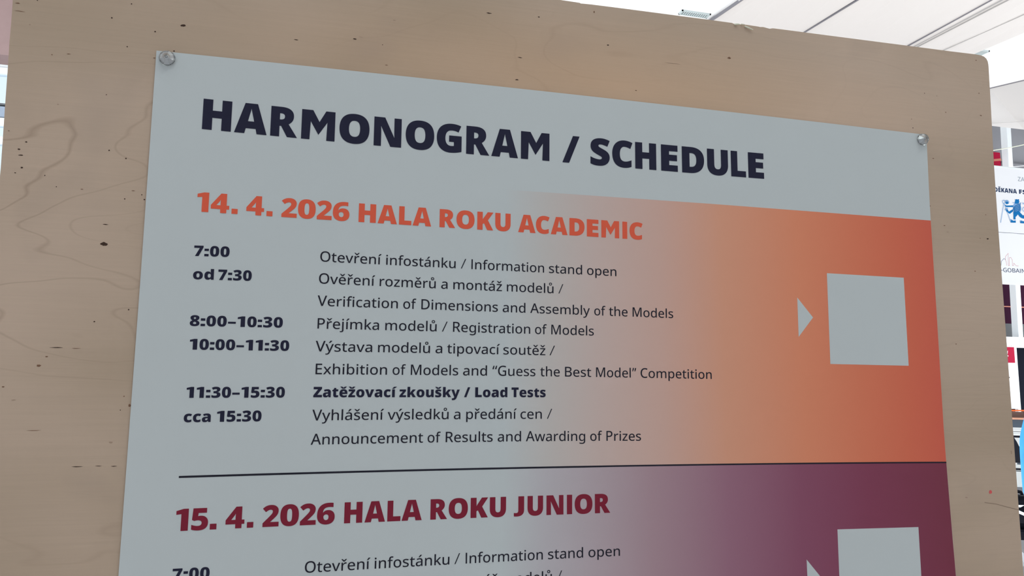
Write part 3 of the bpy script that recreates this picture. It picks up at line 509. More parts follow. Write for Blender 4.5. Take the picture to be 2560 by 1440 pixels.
def word_geo(txt, w, u0, u1, base, cap, V, F, y):
    """fill V, F with the word stretched from u0 to u1 on a (curved) baseline; millimetres in, metres out"""
    gl = layout(txt, w)
    xs = [p[0] for g in gl for c in g for p in c]
    a, b = min(xs), max(xs); sx = (u1-u0)/(b-a); sy = cap/714.0
    for g in gl:
        loops = []
        for c in g:
            lp = []
            for px, py in c:
                u = u0+(px-a)*sx
                v = sum(k*u**i for i, k in enumerate(base))+py*sy
                lp.append(Vector((u/1000, 0, v/1000)))
            loops.append(lp)
        for grp in nest(loops):
            flat = [p for lp in grp for p in lp]
            off = len(V); V += [(p.x, y, p.z) for p in flat]
            for t in tessellate_polygon(grp):
                p, q, r = (flat[i] for i in t)
                if (q-p).cross(r-p).y > 0: t = t[::-1]
                F.append([off+i for i in t])

# ------------------------------------------------------------------ the hall
struct(box('floor', -12, 20, -6.2, 14, -0.2, 0, M_floor))
struct(box('ceiling', -12, 20, -6.2, 14, 7.3, 7.5, M_ceil))
struct(box('wall_front', -12, 20, -6.2, -6.0, 0, 7.3, M_wallw))
struct(box('wall_left', -12.2, -12, -6.2, 14, 0, 7.3, M_wallw))
struct(box('wall_back', -1.0, 20, 12.4, 12.6, 0, 7.3, M_grey), 'grey back wall of the hall')
bm = bmesh.new()
for a in ((-6.2, 0.4, 0, 7.3), (11.6, 14, 0, 7.3), (0.4, 11.6, 0, 0.9), (0.4, 11.6, 6.3, 7.3)): add_box(bm, 18.0, 18.2, *a)
for y in (2.2, 4.0, 5.8, 7.6, 9.4): add_box(bm, 18.02, 18.16, y-0.05, y+0.05, 0.9, 6.3)
struct(bm_obj('wall_right', bm, M_white))
# left: pinkish soffit over a glazed front
struct(box('trim_1', -12, -1.0, 11.6, 12.4, 6.24, 7.18, M_pink), 'pinkish brown soffit over the left glazing')
struct(box('trim_2', -12, -1.0, 11.55, 12.4, 7.18, 7.3, M_wallw))
bm = bmesh.new()
add_box(bm, -12, -1, 12.00, 12.14, 6.10, 6.24)
add_box(bm, -12, -1, 11.97, 12.03, 6.165, 6.185)
for z0, z1 in ((5.30, 5.42), (5.02, 5.13), (0.0, 0.12)): add_box(bm, -12, -1, 12.0, 12.12, z0, z1)
for x in (-11.9, -10.2, -8.5, -6.8, -5.1, -3.4, -1.7): add_box(bm, x-0.05, x+0.05, 12.01, 12.11, 0, 6.2)
wf = bm_obj('window_1', bm, M_white); struct(wf, 'white framed glazing left of the board')
box('transom_rail', -12, -1, 12.02, 12.1, 5.625, 5.65, M_greyd, wf)
box('window_pane', -12, -1, 12.055, 12.065, 0.1, 6.12, M_pane, wf)
box('sill_rail', -12, -1, 12.02, 12.10, 5.44, 5.60, M_greyt, wf)
struct(box('floor_outside', -30, 4, 12.6, 40, -0.3, -0.05, M_floor))

# ceiling: cream panels hung under the white ceiling between the two bright strips
def ceil_panel(name, x0, x1, x0b, x1b, label):
    bm = bmesh.new()
    ny = 14
    top = []; bot = []
    for i in range(ny+1):
        y = -6 + i*18.3/ny
        t = (y-9.0)
        a = x0+(x0b-x0)*(9.7-y)/1.2; b = x1+(x1b-x1)*(9.7-y)/1.2
        row = []
        for j in range(9):
            x = a+(b-a)*j/8
            row.append(bm.verts.new((x, y, 7.255+0.006*math.sin(j*1.7+y*2.1)+0.004*math.sin(y*5.3+j))))
        bot.append(row)
    for r0, r1 in zip(bot, bot[1:]):
        for j in range(8): bm.faces.new((r0[j], r0[j+1], r1[j+1], r1[j]))
    g = bmesh.ops.extrude_face_region(bm, geom=bm.faces[:])
    for v in [v for v in g['geom'] if isinstance(v, bmesh.types.BMVert)]: v.co.z = 7.3
    o = bm_obj(name, bm, M_cream, smooth=False); struct(o, label); return o
def seam(name, pa, pb, w, m, z=7.24):
    a = Vector(pa); b = Vector(pb); d = (b-a).normalized(); n = Vector((-d.y, d.x))*w/2
    lo = a+d*(-9.0); hi = a+d*14.5 if d.y < 0 else b
    lo, hi = a-d*3.2 if d.y < 0 else a, a+d*14
    bm = bmesh.new()
    vs = [(lo.x+n.x, lo.y+n.y), (lo.x-n.x, lo.y-n.y), (hi.x-n.x, hi.y-n.y), (hi.x+n.x, hi.y+n.y)]
    A = [bm.verts.new((x, y, z)) for x, y in vs]; B_ = [bm.verts.new((x, y, z+0.045)) for x, y in vs]
    bm.faces.new(A); bm.faces.new(B_[::-1])
    for i in range(4): bm.faces.new((A[i], A[(i+1) % 4], B_[(i+1) % 4], B_[i]))
    return struct(bm_obj(name, bm, m))
ceil_panel('ceiling_panel', 5.975, 7.60, 6.13, 7.70, 'cream ceiling panel next to the bright strip with the grille')
ceil_panel('ceiling_panel', 7.62, 9.57, 7.74, 9.60, 'cream ceiling panel second from the bright strip with the grille')
ceil_panel('ceiling_panel', 9.59, 10.9, 9.62, 11.05, 'cream ceiling panel nearest the sloped end panel')
seam('trim_3', (5.965, 9.747), (6.064, 9.09), 0.022, M_seam)
seam('trim_4', (7.611, 9.709), (7.714, 8.627), 0.014, M_seam)
seam('trim_5', (9.582, 9.671), (9.61, 8.094), 0.011, M_seam)
seam('trim_6', (9.70, 9.67), (9.76, 8.09), 0.006, M_seam_l)
seam('trim_7', (9.76, 9.67), (9.84, 8.09), 0.006, M_seam_l)
seam('trim_8', (10.274, 9.635), (10.459, 8.212), 0.009, M_seam_l)

def grille(x0, x1, y0, y1, n, label):
    t = empty('ceiling_grille', ((x0+x1)/2, (y0+y1)/2, 7.3))
    hx, hy = (x1-x0)/2, (y1-y0)/2
    bm = bmesh.new()
    for a in ((-hx, -hx+0.02, -hy, hy), (hx-0.02, hx, -hy, hy), (-hx, hx, -hy, -hy+0.015), (-hx, hx, hy-0.015, hy)): add_box(bm, *a, -0.022, 0.0)
    bm_obj('grille_frame', bm, M_vent, t)
    box('duct_back', -hx+0.02, hx-0.02, -hy+0.015, hy-0.015, -0.003, 0.0, M_vent_d, t)
    for i in range(n):
        x = -hx+0.03+(2*hx-0.06)*i/(n-1)
        o = box('grille_slat', -0.009, 0.009, -hy+0.01, hy-0.01, -0.001, 0.001, M_vent, t, loc=(x, 0, -0.012), rot=(0, math.radians(38), 0))
    return tag(t, label, 'vent', 'ceiling air grilles')
grille(5.41, 5.90, 9.575, 9.705, 13, 'grey slatted air grille in the bright ceiling strip above the board top')
grille(10.86, 11.13, 9.46, 9.66, 9, 'small air grille in the ceiling above the rounded corner of the board')

# sloped cream end panel on the right with its seam
bm = bmesh.new()
fr = [(12.2, 11.35, 7.3), (12.53, 10.79, 7.3), (12.81, 10.30, 7.3), (13.3, 9.4, 7.3), (14.6, 7.2, 7.3)]
lo = [(11.9, 11.0, 6.635), (12.75, 11.0, 6.635), (13.53, 11.0, 6.635), (14.4, 11.0, 6.635), (17.9, 11.0, 6.635)]
A = [bm.verts.new(p) for p in fr]; Bv = [bm.verts.new(p) for p in lo]
for i in range(4): bm.faces.new((A[i], A[i+1], Bv[i+1], Bv[i]))
g = bmesh.ops.extrude_face_region(bm, geom=bm.faces[:])
for v in [v for v in g['geom'] if isinstance(v, bmesh.types.BMVert)]: v.co += Vector((0.03, 0.05, 0.03))
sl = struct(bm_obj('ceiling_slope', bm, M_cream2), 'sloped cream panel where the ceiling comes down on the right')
bm = bmesh.new(); add_tube(bm, [(11.9, 10.995, 6.655), (12.669, 10.97, 6.668), (13.1, 10.90, 6.71), (13.46, 10.85, 6.745), (14.4, 10.6, 6.87)], 0.005, 6); bm_obj('panel_seam', bm, M_seam_l, sl)
bm = bmesh.new(); add_tube(bm, [(p[0], p[1], 7.292) for p in fr], 0.011, 6); bm_obj('panel_edge', bm, M_seam, sl)

# steel post, beam and openings at the right end
struct(box('column_right', -0.06, 0.06, 0, 0.155, 2.60, 7.3, M_white, bev=0.006, loc=(14.151, 12.0, 0), rot=(0, 0.02, 0)), 'slim white square post beside the hanging banner')
bm = bmesh.new(); add_box(bm, 13.2, 15.6, 11.86, 11.98, 2.39, 2.60); bm_obj_ = bm_obj('beam', bm, M_white); struct(bm_obj_, 'white cross beam under the banner')
box('beam_rib', 13.0, 15.6, 11.84, 11.86, 2.565, 2.60, M_white, bm_obj_); box('beam_rib', 13.0, 15.6, 11.84, 11.86, 2.39, 2.415, M_white, bm_obj_)
box('beam_joint', 14.0, 14.04, 11.835, 11.86, 2.39, 2.60, M_white, bm_obj_)
struct(box('trim_9', 13.86, 13.93, 11.88, 11.95, 0, 2.39, M_white), 'thin white upright under the cross beam')
struct(box('door_1', 13.93, 16.5, 12.3, 12.39, 0, 2.5, M_dark), 'dark opening right of the hanging notice')
def dark_screen(x0, x1, label):
    t = empty('dark_screen', ((x0+x1)/2, 12.38, 2.75))
    w = (x1-x0)/2
    box('screen_panel', -w, w, -0.04, 0.0, 0.17, 1.9, M_dkmar, t)
    box('screen_rail', -w, w, -0.05, -0.04, 0.52, 0.54, M_tan, t)
    box('lower_panel', -w, w, -0.04, 0.0, -0.15, 0.17, M_greyd, t)
    return tag(t, label, 'screen', 'dark maroon screens on the back wall')
dark_screen(12.9, 14.4, 'dark maroon screen left of the slim white post')
dark_screen(14.42, 16.2, 'dark maroon screen right of the slim white post')
t = empty('red_sign', (14.04, 12.38, 6.57))
box('sign_board', -0.25, 0.36, -0.03, 0.0, -0.34, 0.075, M_crimson, t)
box('sign_stripe', -0.25, 0.36, -0.034, -0.03, -0.16, -0.11, M_tan, t, rot=(0, math.radians(-9), 0))
tag(t, 'red sign with a pale slanting stripe high on the wall behind the post', 'sign')
def cable(a, b, r, m, label):
    a = Vector(a); b = Vector(b)
    t = empty('wall_cable', a)
    n = 8; pts = [(b-a)*(i/n)+Vector((0, 0, -0.03*math.sin(math.pi*i/n))) for i in range(n+1)]
    bm = bmesh.new(); add_tube(bm, pts, r, 8); o = bm_obj('cable_run', bm, m, t, smooth=True)
    for p in (pts[0], pts[-1]): box('cable_clip', -0.015, 0.015, -0.02, 0.3, -0.015, 0.015, M_white, t, loc=tuple(p))
    return tag(t, label, 'cable', 'pale cables strung across the back wall')
cable((13.5, 11.88, 6.45), (15.3, 11.92, 6.93), 0.010, M_lampw, 'pale cable slanting across the grey wall and the post, the upper one')
cable((14.38, 12.2, 6.28), (16.2, 12.2, 6.62), 0.008, M_white, 'white cable slanting across the grey wall right of the post, the lower one')
t = empty('pipe', (14.42, 12.36, 6.42)); bm = bmesh.new(); add_tube(bm, [(0, 0, 0), (2.4, 0, 0.0)], 0.035, 10); bm_obj('pipe_run', bm, M_grey, t, smooth=True)
for x in (0.3, 2.1): box('pipe_bracket', x-0.02, x+0.02, -0.02, 0.04, -0.05, 0.05, M_grey, t)
tag(t, 'grey pipe along the wall right of the white post', 'pipe')

# ------------------------------------------------------------------ sponsor banner hanging from the ceiling
MANE_BACK = [[(9.8598, 4.1273), (9.8574, 4.1009), (9.8471, 4.0769), (9.83, 4.0578), (9.808, 4.0457), (9.7836, 4.0419), (9.7592, 4.0468), (9.7376, 4.0598), (9.7211, 4.0796), (9.7115, 4.1039), (9.7097, 4.1303), (9.7161, 4.1558), (9.7298, 4.1776), (9.7496, 4.1935), (9.7731, 4.2017), (9.7979, 4.2012), (9.8213, 4.1922), (9.8407, 4.1755), (9.854, 4.1531)]]
PAWS = [[(9.6008, 4.2054), (9.5967, 4.1969), (9.5879, 4.1919), (9.5784, 4.1927), (9.5727, 4.199), (9.5735, 4.2079), (9.5804, 4.2151), (9.5901, 4.2173), (9.5982, 4.2135)], [(9.6188, 4.2132), (9.6147, 4.2046), (9.6059, 4.1996), (9.5964, 4.2005), (9.5907, 4.2068), (9.5915, 4.2156), (9.5984, 4.2228), (9.6082, 4.225), (9.6162, 4.2212)], [(9.6376, 4.2119), (9.6335, 4.2033), (9.6247, 4.1983), (9.6152, 4.1992), (9.6095, 4.2055), (9.6103, 4.2143), (9.6172, 4.2216), (9.627, 4.2238), (9.635, 4.22)], [(9.649, 4.1984), (9.6454, 4.1908), (9.6375, 4.1864), (9.6291, 4.1871), (9.624, 4.1928), (9.6248, 4.2006), (9.6309, 4.207), (9.6396, 4.209), (9.6467, 4.2056)], [(9.585, 4.0827), (9.5814, 4.0751), (9.5735, 4.0707), (9.5651, 4.0715), (9.5601, 4.0771), (9.5608, 4.0849), (9.5669, 4.0913), (9.5755, 4.0932), (9.5827, 4.0898)], [(9.5988, 4.0965), (9.5952, 4.089), (9.5873, 4.0845), (9.5789, 4.0853), (9.5739, 4.0909), (9.5746, 4.0988), (9.5807, 4.1051), (9.5894, 4.1071), (9.5965, 4.1037)], [(9.6149, 4.1002), (9.6113, 4.0926), (9.6034, 4.0882), (9.595, 4.089), (9.59, 4.0946), (9.5907, 4.1024), (9.5968, 4.1088), (9.6054, 4.1108), (9.6126, 4.1074)], [(9.6616, 3.938), (9.6584, 3.9314), (9.6515, 3.9275), (9.6441, 3.9282), (9.6397, 3.9332), (9.6404, 3.94), (9.6457, 3.9455), (9.6533, 3.9472), (9.6596, 3.9442)], [(9.8386, 3.9364), (9.8354, 3.9297), (9.8285, 3.9259), (9.8211, 3.9266), (9.8166, 3.9315), (9.8173, 3.9384), (9.8227, 3.944), (9.8303, 3.9457), (9.8366, 3.9427)]]
LION = [[(9.5641, 4.1653), (9.5938, 4.1453), (9.7211, 4.1567), (9.7155, 4.1304), (9.5996, 4.1224), (9.5691, 4.1333)], [(9.5846, 4.2185), (9.6169, 4.2273), (9.639, 4.2094), (9.6408, 4.1771), (9.6034, 4.1641), (9.5808, 4.1755)], [(9.5703, 4.0946), (9.5982, 4.1068), (9.6164, 4.0822), (9.6333, 4.0601), (9.708, 4.1001), (9.7098, 4.0678), (9.6461, 4.0273), (9.5931, 4.0509)], [(9.7441, 4.1999), (9.7629, 4.2312), (9.8243, 4.242), (9.8347, 4.2167), (9.816, 4.1867), (9.7584, 4.1827)], [(9.7535, 4.25), (9.764, 4.2429), (9.7855, 4.2523), (9.8008, 4.2456), (9.8175, 4.2546), (9.8327, 4.2465), (9.8284, 4.2345), (9.7596, 4.2296)], [(9.7089, 4.0587), (9.809, 4.0783), (9.8414, 4.0507), (9.8753, 4.0217), (9.9026, 4.0235), (9.8976, 3.9713), (9.8552, 3.9776), (9.8171, 3.9946), (9.7886, 4.029), (9.7622, 4.0013), (9.7437, 3.9898), (9.7401, 3.9508), (9.7022, 3.9509), (9.7079, 4.0133)], [(9.643, 3.9419), (9.6625, 3.9483), (9.6971, 3.9299), (9.7421, 3.938), (9.739, 3.9042), (9.6472, 3.9009)], [(9.8181, 3.9376), (9.8442, 3.9445), (9.8669, 3.933), (9.8944, 3.9373), (9.8912, 3.9034), (9.8181, 3.904)]]
MANE = [[(9.7124, 4.0965), (9.7241, 4.1206), (9.7452, 4.1428), (9.7719, 4.1577), (9.8016, 4.1688), (9.8315, 4.1826), (9.8589, 4.2028)], [(9.7142, 4.0812), (9.7256, 4.102), (9.7463, 4.1208), (9.7731, 4.1356), (9.8027, 4.1468), (9.831, 4.1604), (9.8536, 4.1802)], [(9.7159, 4.0659), (9.727, 4.0833), (9.7475, 4.0989), (9.7742, 4.1136), (9.8038, 4.1248), (9.8305, 4.1383), (9.8483, 4.1577)], [(9.7177, 4.0506), (9.7285, 4.0647), (9.7486, 4.0769), (9.7753, 4.0917), (9.805, 4.1027), (9.8301, 4.1161), (9.843, 4.1352)], [(9.7194, 4.0353), (9.7299, 4.0461), (9.7497, 4.0549), (9.7765, 4.0697), (9.8061, 4.0807), (9.8296, 4.094), (9.8377, 4.1128)]]
COMPASS = [[(9.5487, 4.1681), (9.5077, 4.0259), (9.4688, 3.8871)], [(9.555, 4.1685), (9.5758, 4.1208), (9.5855, 4.0879)], [(9.6016, 4.0579), (9.6195, 3.9946), (9.6454, 3.9163)], [(9.7059, 4.1972), (9.7495, 4.1899)], [(9.578, 4.1973), (9.5719, 4.1832), (9.5585, 4.1738), (9.5429, 4.1727), (9.531, 4.1803), (9.5274, 4.1937), (9.5334, 4.2078), (9.5468, 4.2173), (9.5625, 4.2184), (9.5744, 4.2108), (9.578, 4.1974)], [(9.8819, 4.2096), (9.8987, 4.1847), (9.9138, 4.2092)], [(9.9198, 4.0827), (9.907, 4.0797), (9.8948, 4.0817), (9.8852, 4.0884), (9.8796, 4.0987), (9.879, 4.1109), (9.8834, 4.1232), (9.8921, 4.1336), (9.9038, 4.1405), (9.9167, 4.1428)]]
SKY_NAVY = [(9.425, 3.2724), (9.4349, 3.3323), (9.4854, 3.3753), (9.5103, 3.3589)]
SKY_ROSE = [(9.5231, 3.2759), (9.5208, 3.3366), (9.5069, 3.3549), (9.5146, 3.406), (9.5656, 3.4532), (9.5528, 3.2773), (9.5716, 3.2782), (9.5802, 3.3903), (9.6071, 3.3943), (9.6291, 3.361), (9.6249, 3.2808), (9.6438, 3.2817), (9.6518, 3.3177), (9.6876, 3.2813), (9.7315, 3.2809)]

ban = empty('hanging_banner', (0, 8.0, 3.008))
def bshape(name, polys, m, y=-0.0106, dy=0.0, pa=None):
    V, F = flat_polys([[(x, z-3.008) for x, z in p] for p in polys], y, dy)
    return mesh(name, V, F, m, pa or ban)
up = box('upper_panel', 9.0, 13.2, -0.01, 0.0, 0.745, 1.69, M_banner, ban)
lp_ = box('lower_panel', 9.0, 13.2, -0.01, 0.0, 0.0, 0.738, M_banner, ban)
bm = bmesh.new(); add_tube(bm, [(8.98, 0, 1.70), (13.22, 0, 1.70)], 0.016, 10); bm_obj('top_rail', bm, M_white, ban, smooth=True)
for x in (10.9, 12.9):
    bm = bmesh.new(); add_tube(bm, [(x, 0, 1.70), (x, 0, 4.29)], 0.003, 6); bm_obj('suspension_wire', bm, M_steel, ban)
bshape('panel_gap', [[(9.25, 3.7455), (13.1, 3.7600), (13.1, 3.7645), (9.25, 3.7495)]], M_navyb)
bshape('lion_mane_ground', MANE_BACK, M_blue_l, -0.0103, pa=up)
bshape('lion_logo', LION, M_blue, -0.0106, 0.0003, pa=up)
bshape('lion_paw_logo', PAWS, M_blue_l, -0.0136, 0.0001, pa=up)
bshape('lion_mane_logo', [q for s in MANE for q in stroke(s, 0.010)], M_blue, -0.0135, pa=up)
for s in COMPASS: bshape('compass_logo', stroke(s, 0.008), M_blue_l, -0.0150, pa=up)
bshape('skyline_logo', [q for q in stroke(SKY_ROSE, 0.0045)], M_rose, pa=lp_)
bshape('skyline_edge_logo', [q for q in stroke(SKY_NAVY, 0.0045)], M_navyb, -0.0109, pa=lp_)
def banner_text(name, words, w, z0, cap, m, pa):
    V = []; F = []
    for txt, x0, x1 in words: word_geo(txt, w, x0*1000, x1*1000, [(z0-3.008)*1000], cap*1000, V, F, -0.0106)
    mesh(name, V, F, m, pa)
banner_text('patron_lettering', [('DĚKANA', 9.405, 9.802), ('FS', 9.842, 9.968)], 'b', 4.334, 0.064, M_navyb, up)
banner_text('heading_lettering', [('ZA', 9.838, 9.958)], 'r', 4.522, 0.062, M_greyt, up)
banner_text('partner_lettering', [('-GOBAIN', 9.421, 9.842)], 'r', 3.183, 0.058, M_navyb, lp_)
tag(ban, 'white sponsor banner with a blue lion emblem hanging right of the board', 'banner')

# notice under the beam
t = empty('hanging_notice', (13.3, 11.8, 1.165))
box('notice_sheet', 0, 0.515, -0.006, 0.0, 0.0, 1.235, M_banner, t)
box('notice_heading', 0, 0.47, -0.009, -0.006, 0.91, 1.225, M_crimson, t)
V, F = flat_polys(stroke([(0.22, 1.13), (0.27, 1.10), (0.30, 1.14), (0.28, 1.06), (0.31, 1.04)], 0.018), -0.011); mesh('heading_mark', V, F, M_banner, t)
V, F = flat_polys(stroke([(0.24, 0.60), (0.31, 0.62)], 0.02), -0.008); mesh('notice_mark', V, F, M_dark, t)
for x in (0.03, 0.48):
    bm = bmesh.new(); add_tube(bm, [(x, 0.06, 1.235), (x, 0.06, 1.26)], 0.01, 6); bm_obj('hanger', bm, M_steel, t)
    box('hook', x-0.01, x+0.01, -0.004, 0.07, 1.22, 1.238, M_steel, t)
tag(t, 'tall white notice with a crimson heading hanging under the white beam', 'notice')

# ------------------------------------------------------------------ plywood board and what is on it
board = empty('plywood_board', (0, 0.0012, ZT))
TOP = [(272.8, 73.4), (287.6, 73.3), (288.6, 72.9), (296.9, 73.3), (323.4, 73.7), (349.9, 74.0), (370.1, 74.2), (395.3, 74.5), (415.3, 74.6), (417.5, 73.9), (422.4, 74.4), (425.2, 74.6), (428.1, 74.8), (439.0, 74.7), (440.2, 74.5), (443.2, 74.9), (449.0, 74.2), (451.9, 75.0), (462.2, 75.2), (499.5, 75.6), (577.8, 76.6), (627.2, 77.2), (652.6, 77.7), (657.8, 77.5), (661.0, 76.8), (663.4, 75.2), (664.8, 72.7), (665.3, 69.0)]
outl = [(-80.6, -1761), (-80.8, -400), (-81.3, -84.3), (-81.8, -62.0), (-82.1, -49.4), (-82.5, -30.0), (-82.7, -19.0), (-83.1, -5.0), (-83.2, 10.6), (-83.5, 22.3), (-84, 60), (-83, 67), (-80, 70)]
outl += TOP + [(664.6, 30), (664.2, 14.3), (663.4, -20), (663.1, -60), (663.1, -123.3), (663.2, -226.9), (663.2, -306.0), (663.2, -359.3), (663.2, -1761)]
bm = bmesh.new(); add_prism(bm, [(u/1000, v/1000) for u, v in outl], 0.0, 0.018)
for f in bm.faces:
    f.material_index = 0 if abs(f.normal.y) > 0.5 else 0
bmesh.ops.recalc_face_normals(bm, faces=bm.faces[:])
for f in bm.faces: f.material_index = 0 if abs(f.normal.y) > 0.7 else 1
me = bpy.data.meshes.new('panel'); bm.to_mesh(me); bm.free()
me.materials.append(M_ply); me.materials.append(M_edge)
link('panel', me, board)
KN = "-70,24,0.37,0.33,d -16.7,29.2,0.4,0.34,d -27.4,18.3,0.49,0.45,d -1.7,12.5,0.5,0.46,d -17.3,0.3,0.44,0.39,d -59.3,-10.2,0.37,0.33,m -27.1,-32.6,0.34,0.33,d -50.1,-8.6,1.23,0.22,m -69,-67.1,0.55,0.42,d -72.6,-71.9,0.73,0.48,d -71.3,-75.5,1.18,0.32,d -70.1,-83.2,0.63,0.47,d -73.4,-86.7,0.45,0.31,d -57.4,-87.1,0.32,0.32,d -23.1,-68.3,0.43,0.43,d -13.2,-72.6,0.44,0.44,d -78.9,-61,0.54,0.21,m -79,15.6,3.13,0.18,m -72.9,7.6,0.44,0.39,f -53.6,-41.7,0.55,0.32,f -1,-5.2,0.6,0.28,m -80.7,20.6,1.38,0.33,m -50.6,-93.6,0.28,0.32,d -36.5,-94.1,0.84,0.21,m -7.7,-92.9,1.06,0.19,m -2.7,-95.1,0.34,0.38,d -1,-98.1,0.44,0.43,d -12.2,-98.5,0.43,0.38,d -21.9,-115.2,1.7,0.23,d -21.9,-127.5,1.89,1.12,k -5.4,-167.4,0.43,0.37,d -23.9,-175.3,0.51,0.36,d -43.3,-191.4,3.81,0.22,d -32.5,-191.6,2.57,0.16,m -48,-196.9,0.72,0.35,m -51.8,-202.2,1.25,0.6,m -69.3,-214.8,0.7,0.34,m -63.3,-222.4,1.34,0.23,f -4.5,-220,0.42,0.31,m -1.1,-225.5,0.75,0.81,m -6,-228.2,0.28,0.3,d -51.4,-240,4.08,0.16,m -27,-261.2,3.17,0.21,d -15.7,-261,1.92,0.16,d -7.2,-261.3,1.76,0.17,d -9.9,-247.3,1.09,0.47,f 14.7,18.8,1.56,0.75,k 10.3,0.8,0.45,0.46,d 85.5,18.2,1.54,0.26,d 124.1,23.7,1.14,0.43,d 128.1,25.5,1.62,0.16,f 143,21.9,0.35,0.27,d 218.3,55.5,2.14,0.39,d 255.8,57.7,0.78,0.36,d 150.6,40.8,0.97,0.29,f 241.7,24.7,1.79,0.28,d 239.5,7.6,1.4,0.33,d 146.1,7.5,1.16,0.2,m 299.1,67.6,0.54,0.74,m 310.1,42.8,0.75,0.43,d 411.9,45.1,1.5,0.7,m 332.4,9.7,0.83,0.29,m 363.6,34.8,6.4,0.16,f 595.7,36.3,0.38,0.33,d 652.7,42.5,0.58,0.4,m 653.1,22.6,1,0.4,m 608.2,35.2,0.35,0.3,m 580.9,12.2,0.38,0.33,m 581.8,4.6,0.48,0.38,d 616.3,21.6,0.56,0.39,m 652.1,72.2,0.59,0.44,m 600.5,-20,0.95,0.35,m 594.3,-61.1,0.51,0.43,m 607.6,-76.8,0.77,0.35,m 610.4,-82,1.62,0.19,f 651.1,-85.4,0.98,0.5,d 650.7,-64.8,0.57,0.32,m 643.2,-85.5,0.56,0.23,m 635.7,-113.7,0.8,0.32,m 611.6,-174.8,0.74,0.33,m 612.1,-296.7,1.55,0.37,f 659.7,-262.1,0.65,1.6,f 636,-293,1.49,1.48,r"
groups = {'d': ('knot_speck', M_knot), 'k': ('knot', M_knot), 'm': ('brown_fleck', M_knot_mid), 'f': ('faint_fleck', M_knot_faint), 'r': ('red_smear', M_smear)}
acc = {}
for t in KN.split():
    u, v, a, b, k = t.split(','); u, v, a, b = float(u), float(v), float(a), float(b)
    n = 14; long_ = a > 4*b
    poly = []
    for i in range(n):
        th = 2*math.pi*i/n
        e = 1+random.uniform(-0.22, 0.22)
        x = math.cos(th); z = math.sin(th)
        if long_: z *= (1-abs(x))**0.5+0.15
        poly.append(((u+a*x*(e if not long_ else 1))/1000, (v+b*z*e+(0.25*b*math.sin(x*3+u) if long_ else 0))/1000))
    acc.setdefault(k, []).append(poly)
def decal(name, polys, m, y=-0.00012): V, F = flat_polys(polys, y); return mesh(name, V, F, m, board)
for k, ps in acc.items():
    for p in ps: decal(groups[k][0], [p], groups[k][1])
decal('hairline_crack', stroke([(0.6294, -0.3010), (0.6408, -0.3025), (0.6525, -0.3054), (0.6630, -0.3079)], 0.0004), M_crack)
for pts, w in (([(0.4262, 0.0730), (0.4329, 0.0704)], 0.0011), ([(0.4170, 0.0733), (0.4209, 0.0736)], 0.0012), ([(0.4227, 0.0743), (0.4256, 0.0739)], 0.0007)):
    (x0, z0), (x1, z1) = pts
    bm = bmesh.new(); add_tube(bm, [(x0, -0.0006, z0), ((x0+x1)/2, -0.0012, (z0+z1)/2), (x1, -0.0016, z1)], [w*0.6, w*0.55, w*0.35], 6)
    bm_obj('splinter', bm, M_splinter, board)
tag(board, 'upright birch plywood board with chipped top edge and rounded corner', 'board')

# poster sheet: slightly wavy outline, a few tenths of a millimetre thick
def polyfit_interp(tab):
    def f(x):
        if x >= tab[0][0]: return tab[0][1]
        for (a, fa), (b, fb) in zip(tab, tab[1:]):
            if b <= x <= a: return fa+(fb-fa)*(x-a)/(b-a)
        return tab[-1][1]
    return f
right_u = polyfit_interp([(0, 594.0), (-56, 593.0), (-156, 593.3), (-248, 593.3), (-276, 593.9), (-328, 595.3), (-356, 596.3), (-450, 597.0), (-900, 597.0)])
left_u = polyfit_interp([(0, 0.1), (-150, 0.2), (-304, -0.3), (-450, -0.5), (-900, -0.5)])
top_v = lambda u: 0.75-((u-300)/300)**2*1.35
NU, NV = 24, 40
V = []; F = []
for j in range(NV+1):
    for i in range(NU+1):
        v0 = -841*j/NV
        a, b = left_u(v0), right_u(v0); u = a+(b-a)*i/NU
        v = v0 + (top_v(u) if j == 0 else 0)
        V.append((u/1000, 0, v/1000))
for j in range(NV):
    for i in range(NU):
        k = j*(NU+1)+i; F.append((k, k+NU+1, k+NU+2, k+1))
nv = len(V)
V += [(x, 0.0004, z) for x, y, z in V]
F += [tuple(q+nv for q in f[::-1]) for f in F]
rim = list(range(NU+1))+[(j+1)*(NU+1)+NU for j in range(NV)]+[NV*(NU+1)+NU-1-i for i in range(NU)]+[(NV-1-j)*(NU+1) for j in range(NV-1)]
for a, b in zip(rim, rim[1:]+rim[:1]): F.append((a, b, b+nv, a+nv))
poster = mesh('poster', V, F, M_paper, loc=(0, 0, ZT))
tag(poster, 'white schedule poster with orange and maroon colour bands pinned to the plywood board', 'poster')
def print_poly(name, polys, m, y):
    V, F = flat_polys([[(u/1000, v/1000) for u, v in p] for p in polys], y); return mesh(name, V, F, m, poster)
rule_v = lambda u: -266.75-((u-260)/320)**2*2.0 if u > 260 else -266.75-((u-260)/230)**2*1.45
gtop_v = lambda u: -74.55+0.9*min(1, max(0, (u-240)/150))-0.05*max(0, (u-400)/190)
us = [234+i*(355/30) for i in range(31)]
ru = lambda v: right_u(v)-0.1
def band(name, topf, botf, m):
    """colour band from the blend's start to the sheet's right edge"""
    V = []; F = []
    rows = 14
    for j in range(rows+1):
        for i in range(31):
            t = j/rows
            u = 232+(ru(topf(590)*(1-t)+botf(590)*t)-232)*i/30
            v = topf(u)*(1-t)+botf(u)*t
            V.append((u/1000, -0.00006, v/1000))
    for j in range(rows):
        for i in range(30):
            k = j*31+i; F.append((k, k+31, k+32, k+1))
    return mesh(name, V, F, m, poster)
band('orange_band', gtop_v, lambda u: rule_v(u)+0.3, M_orange_band)
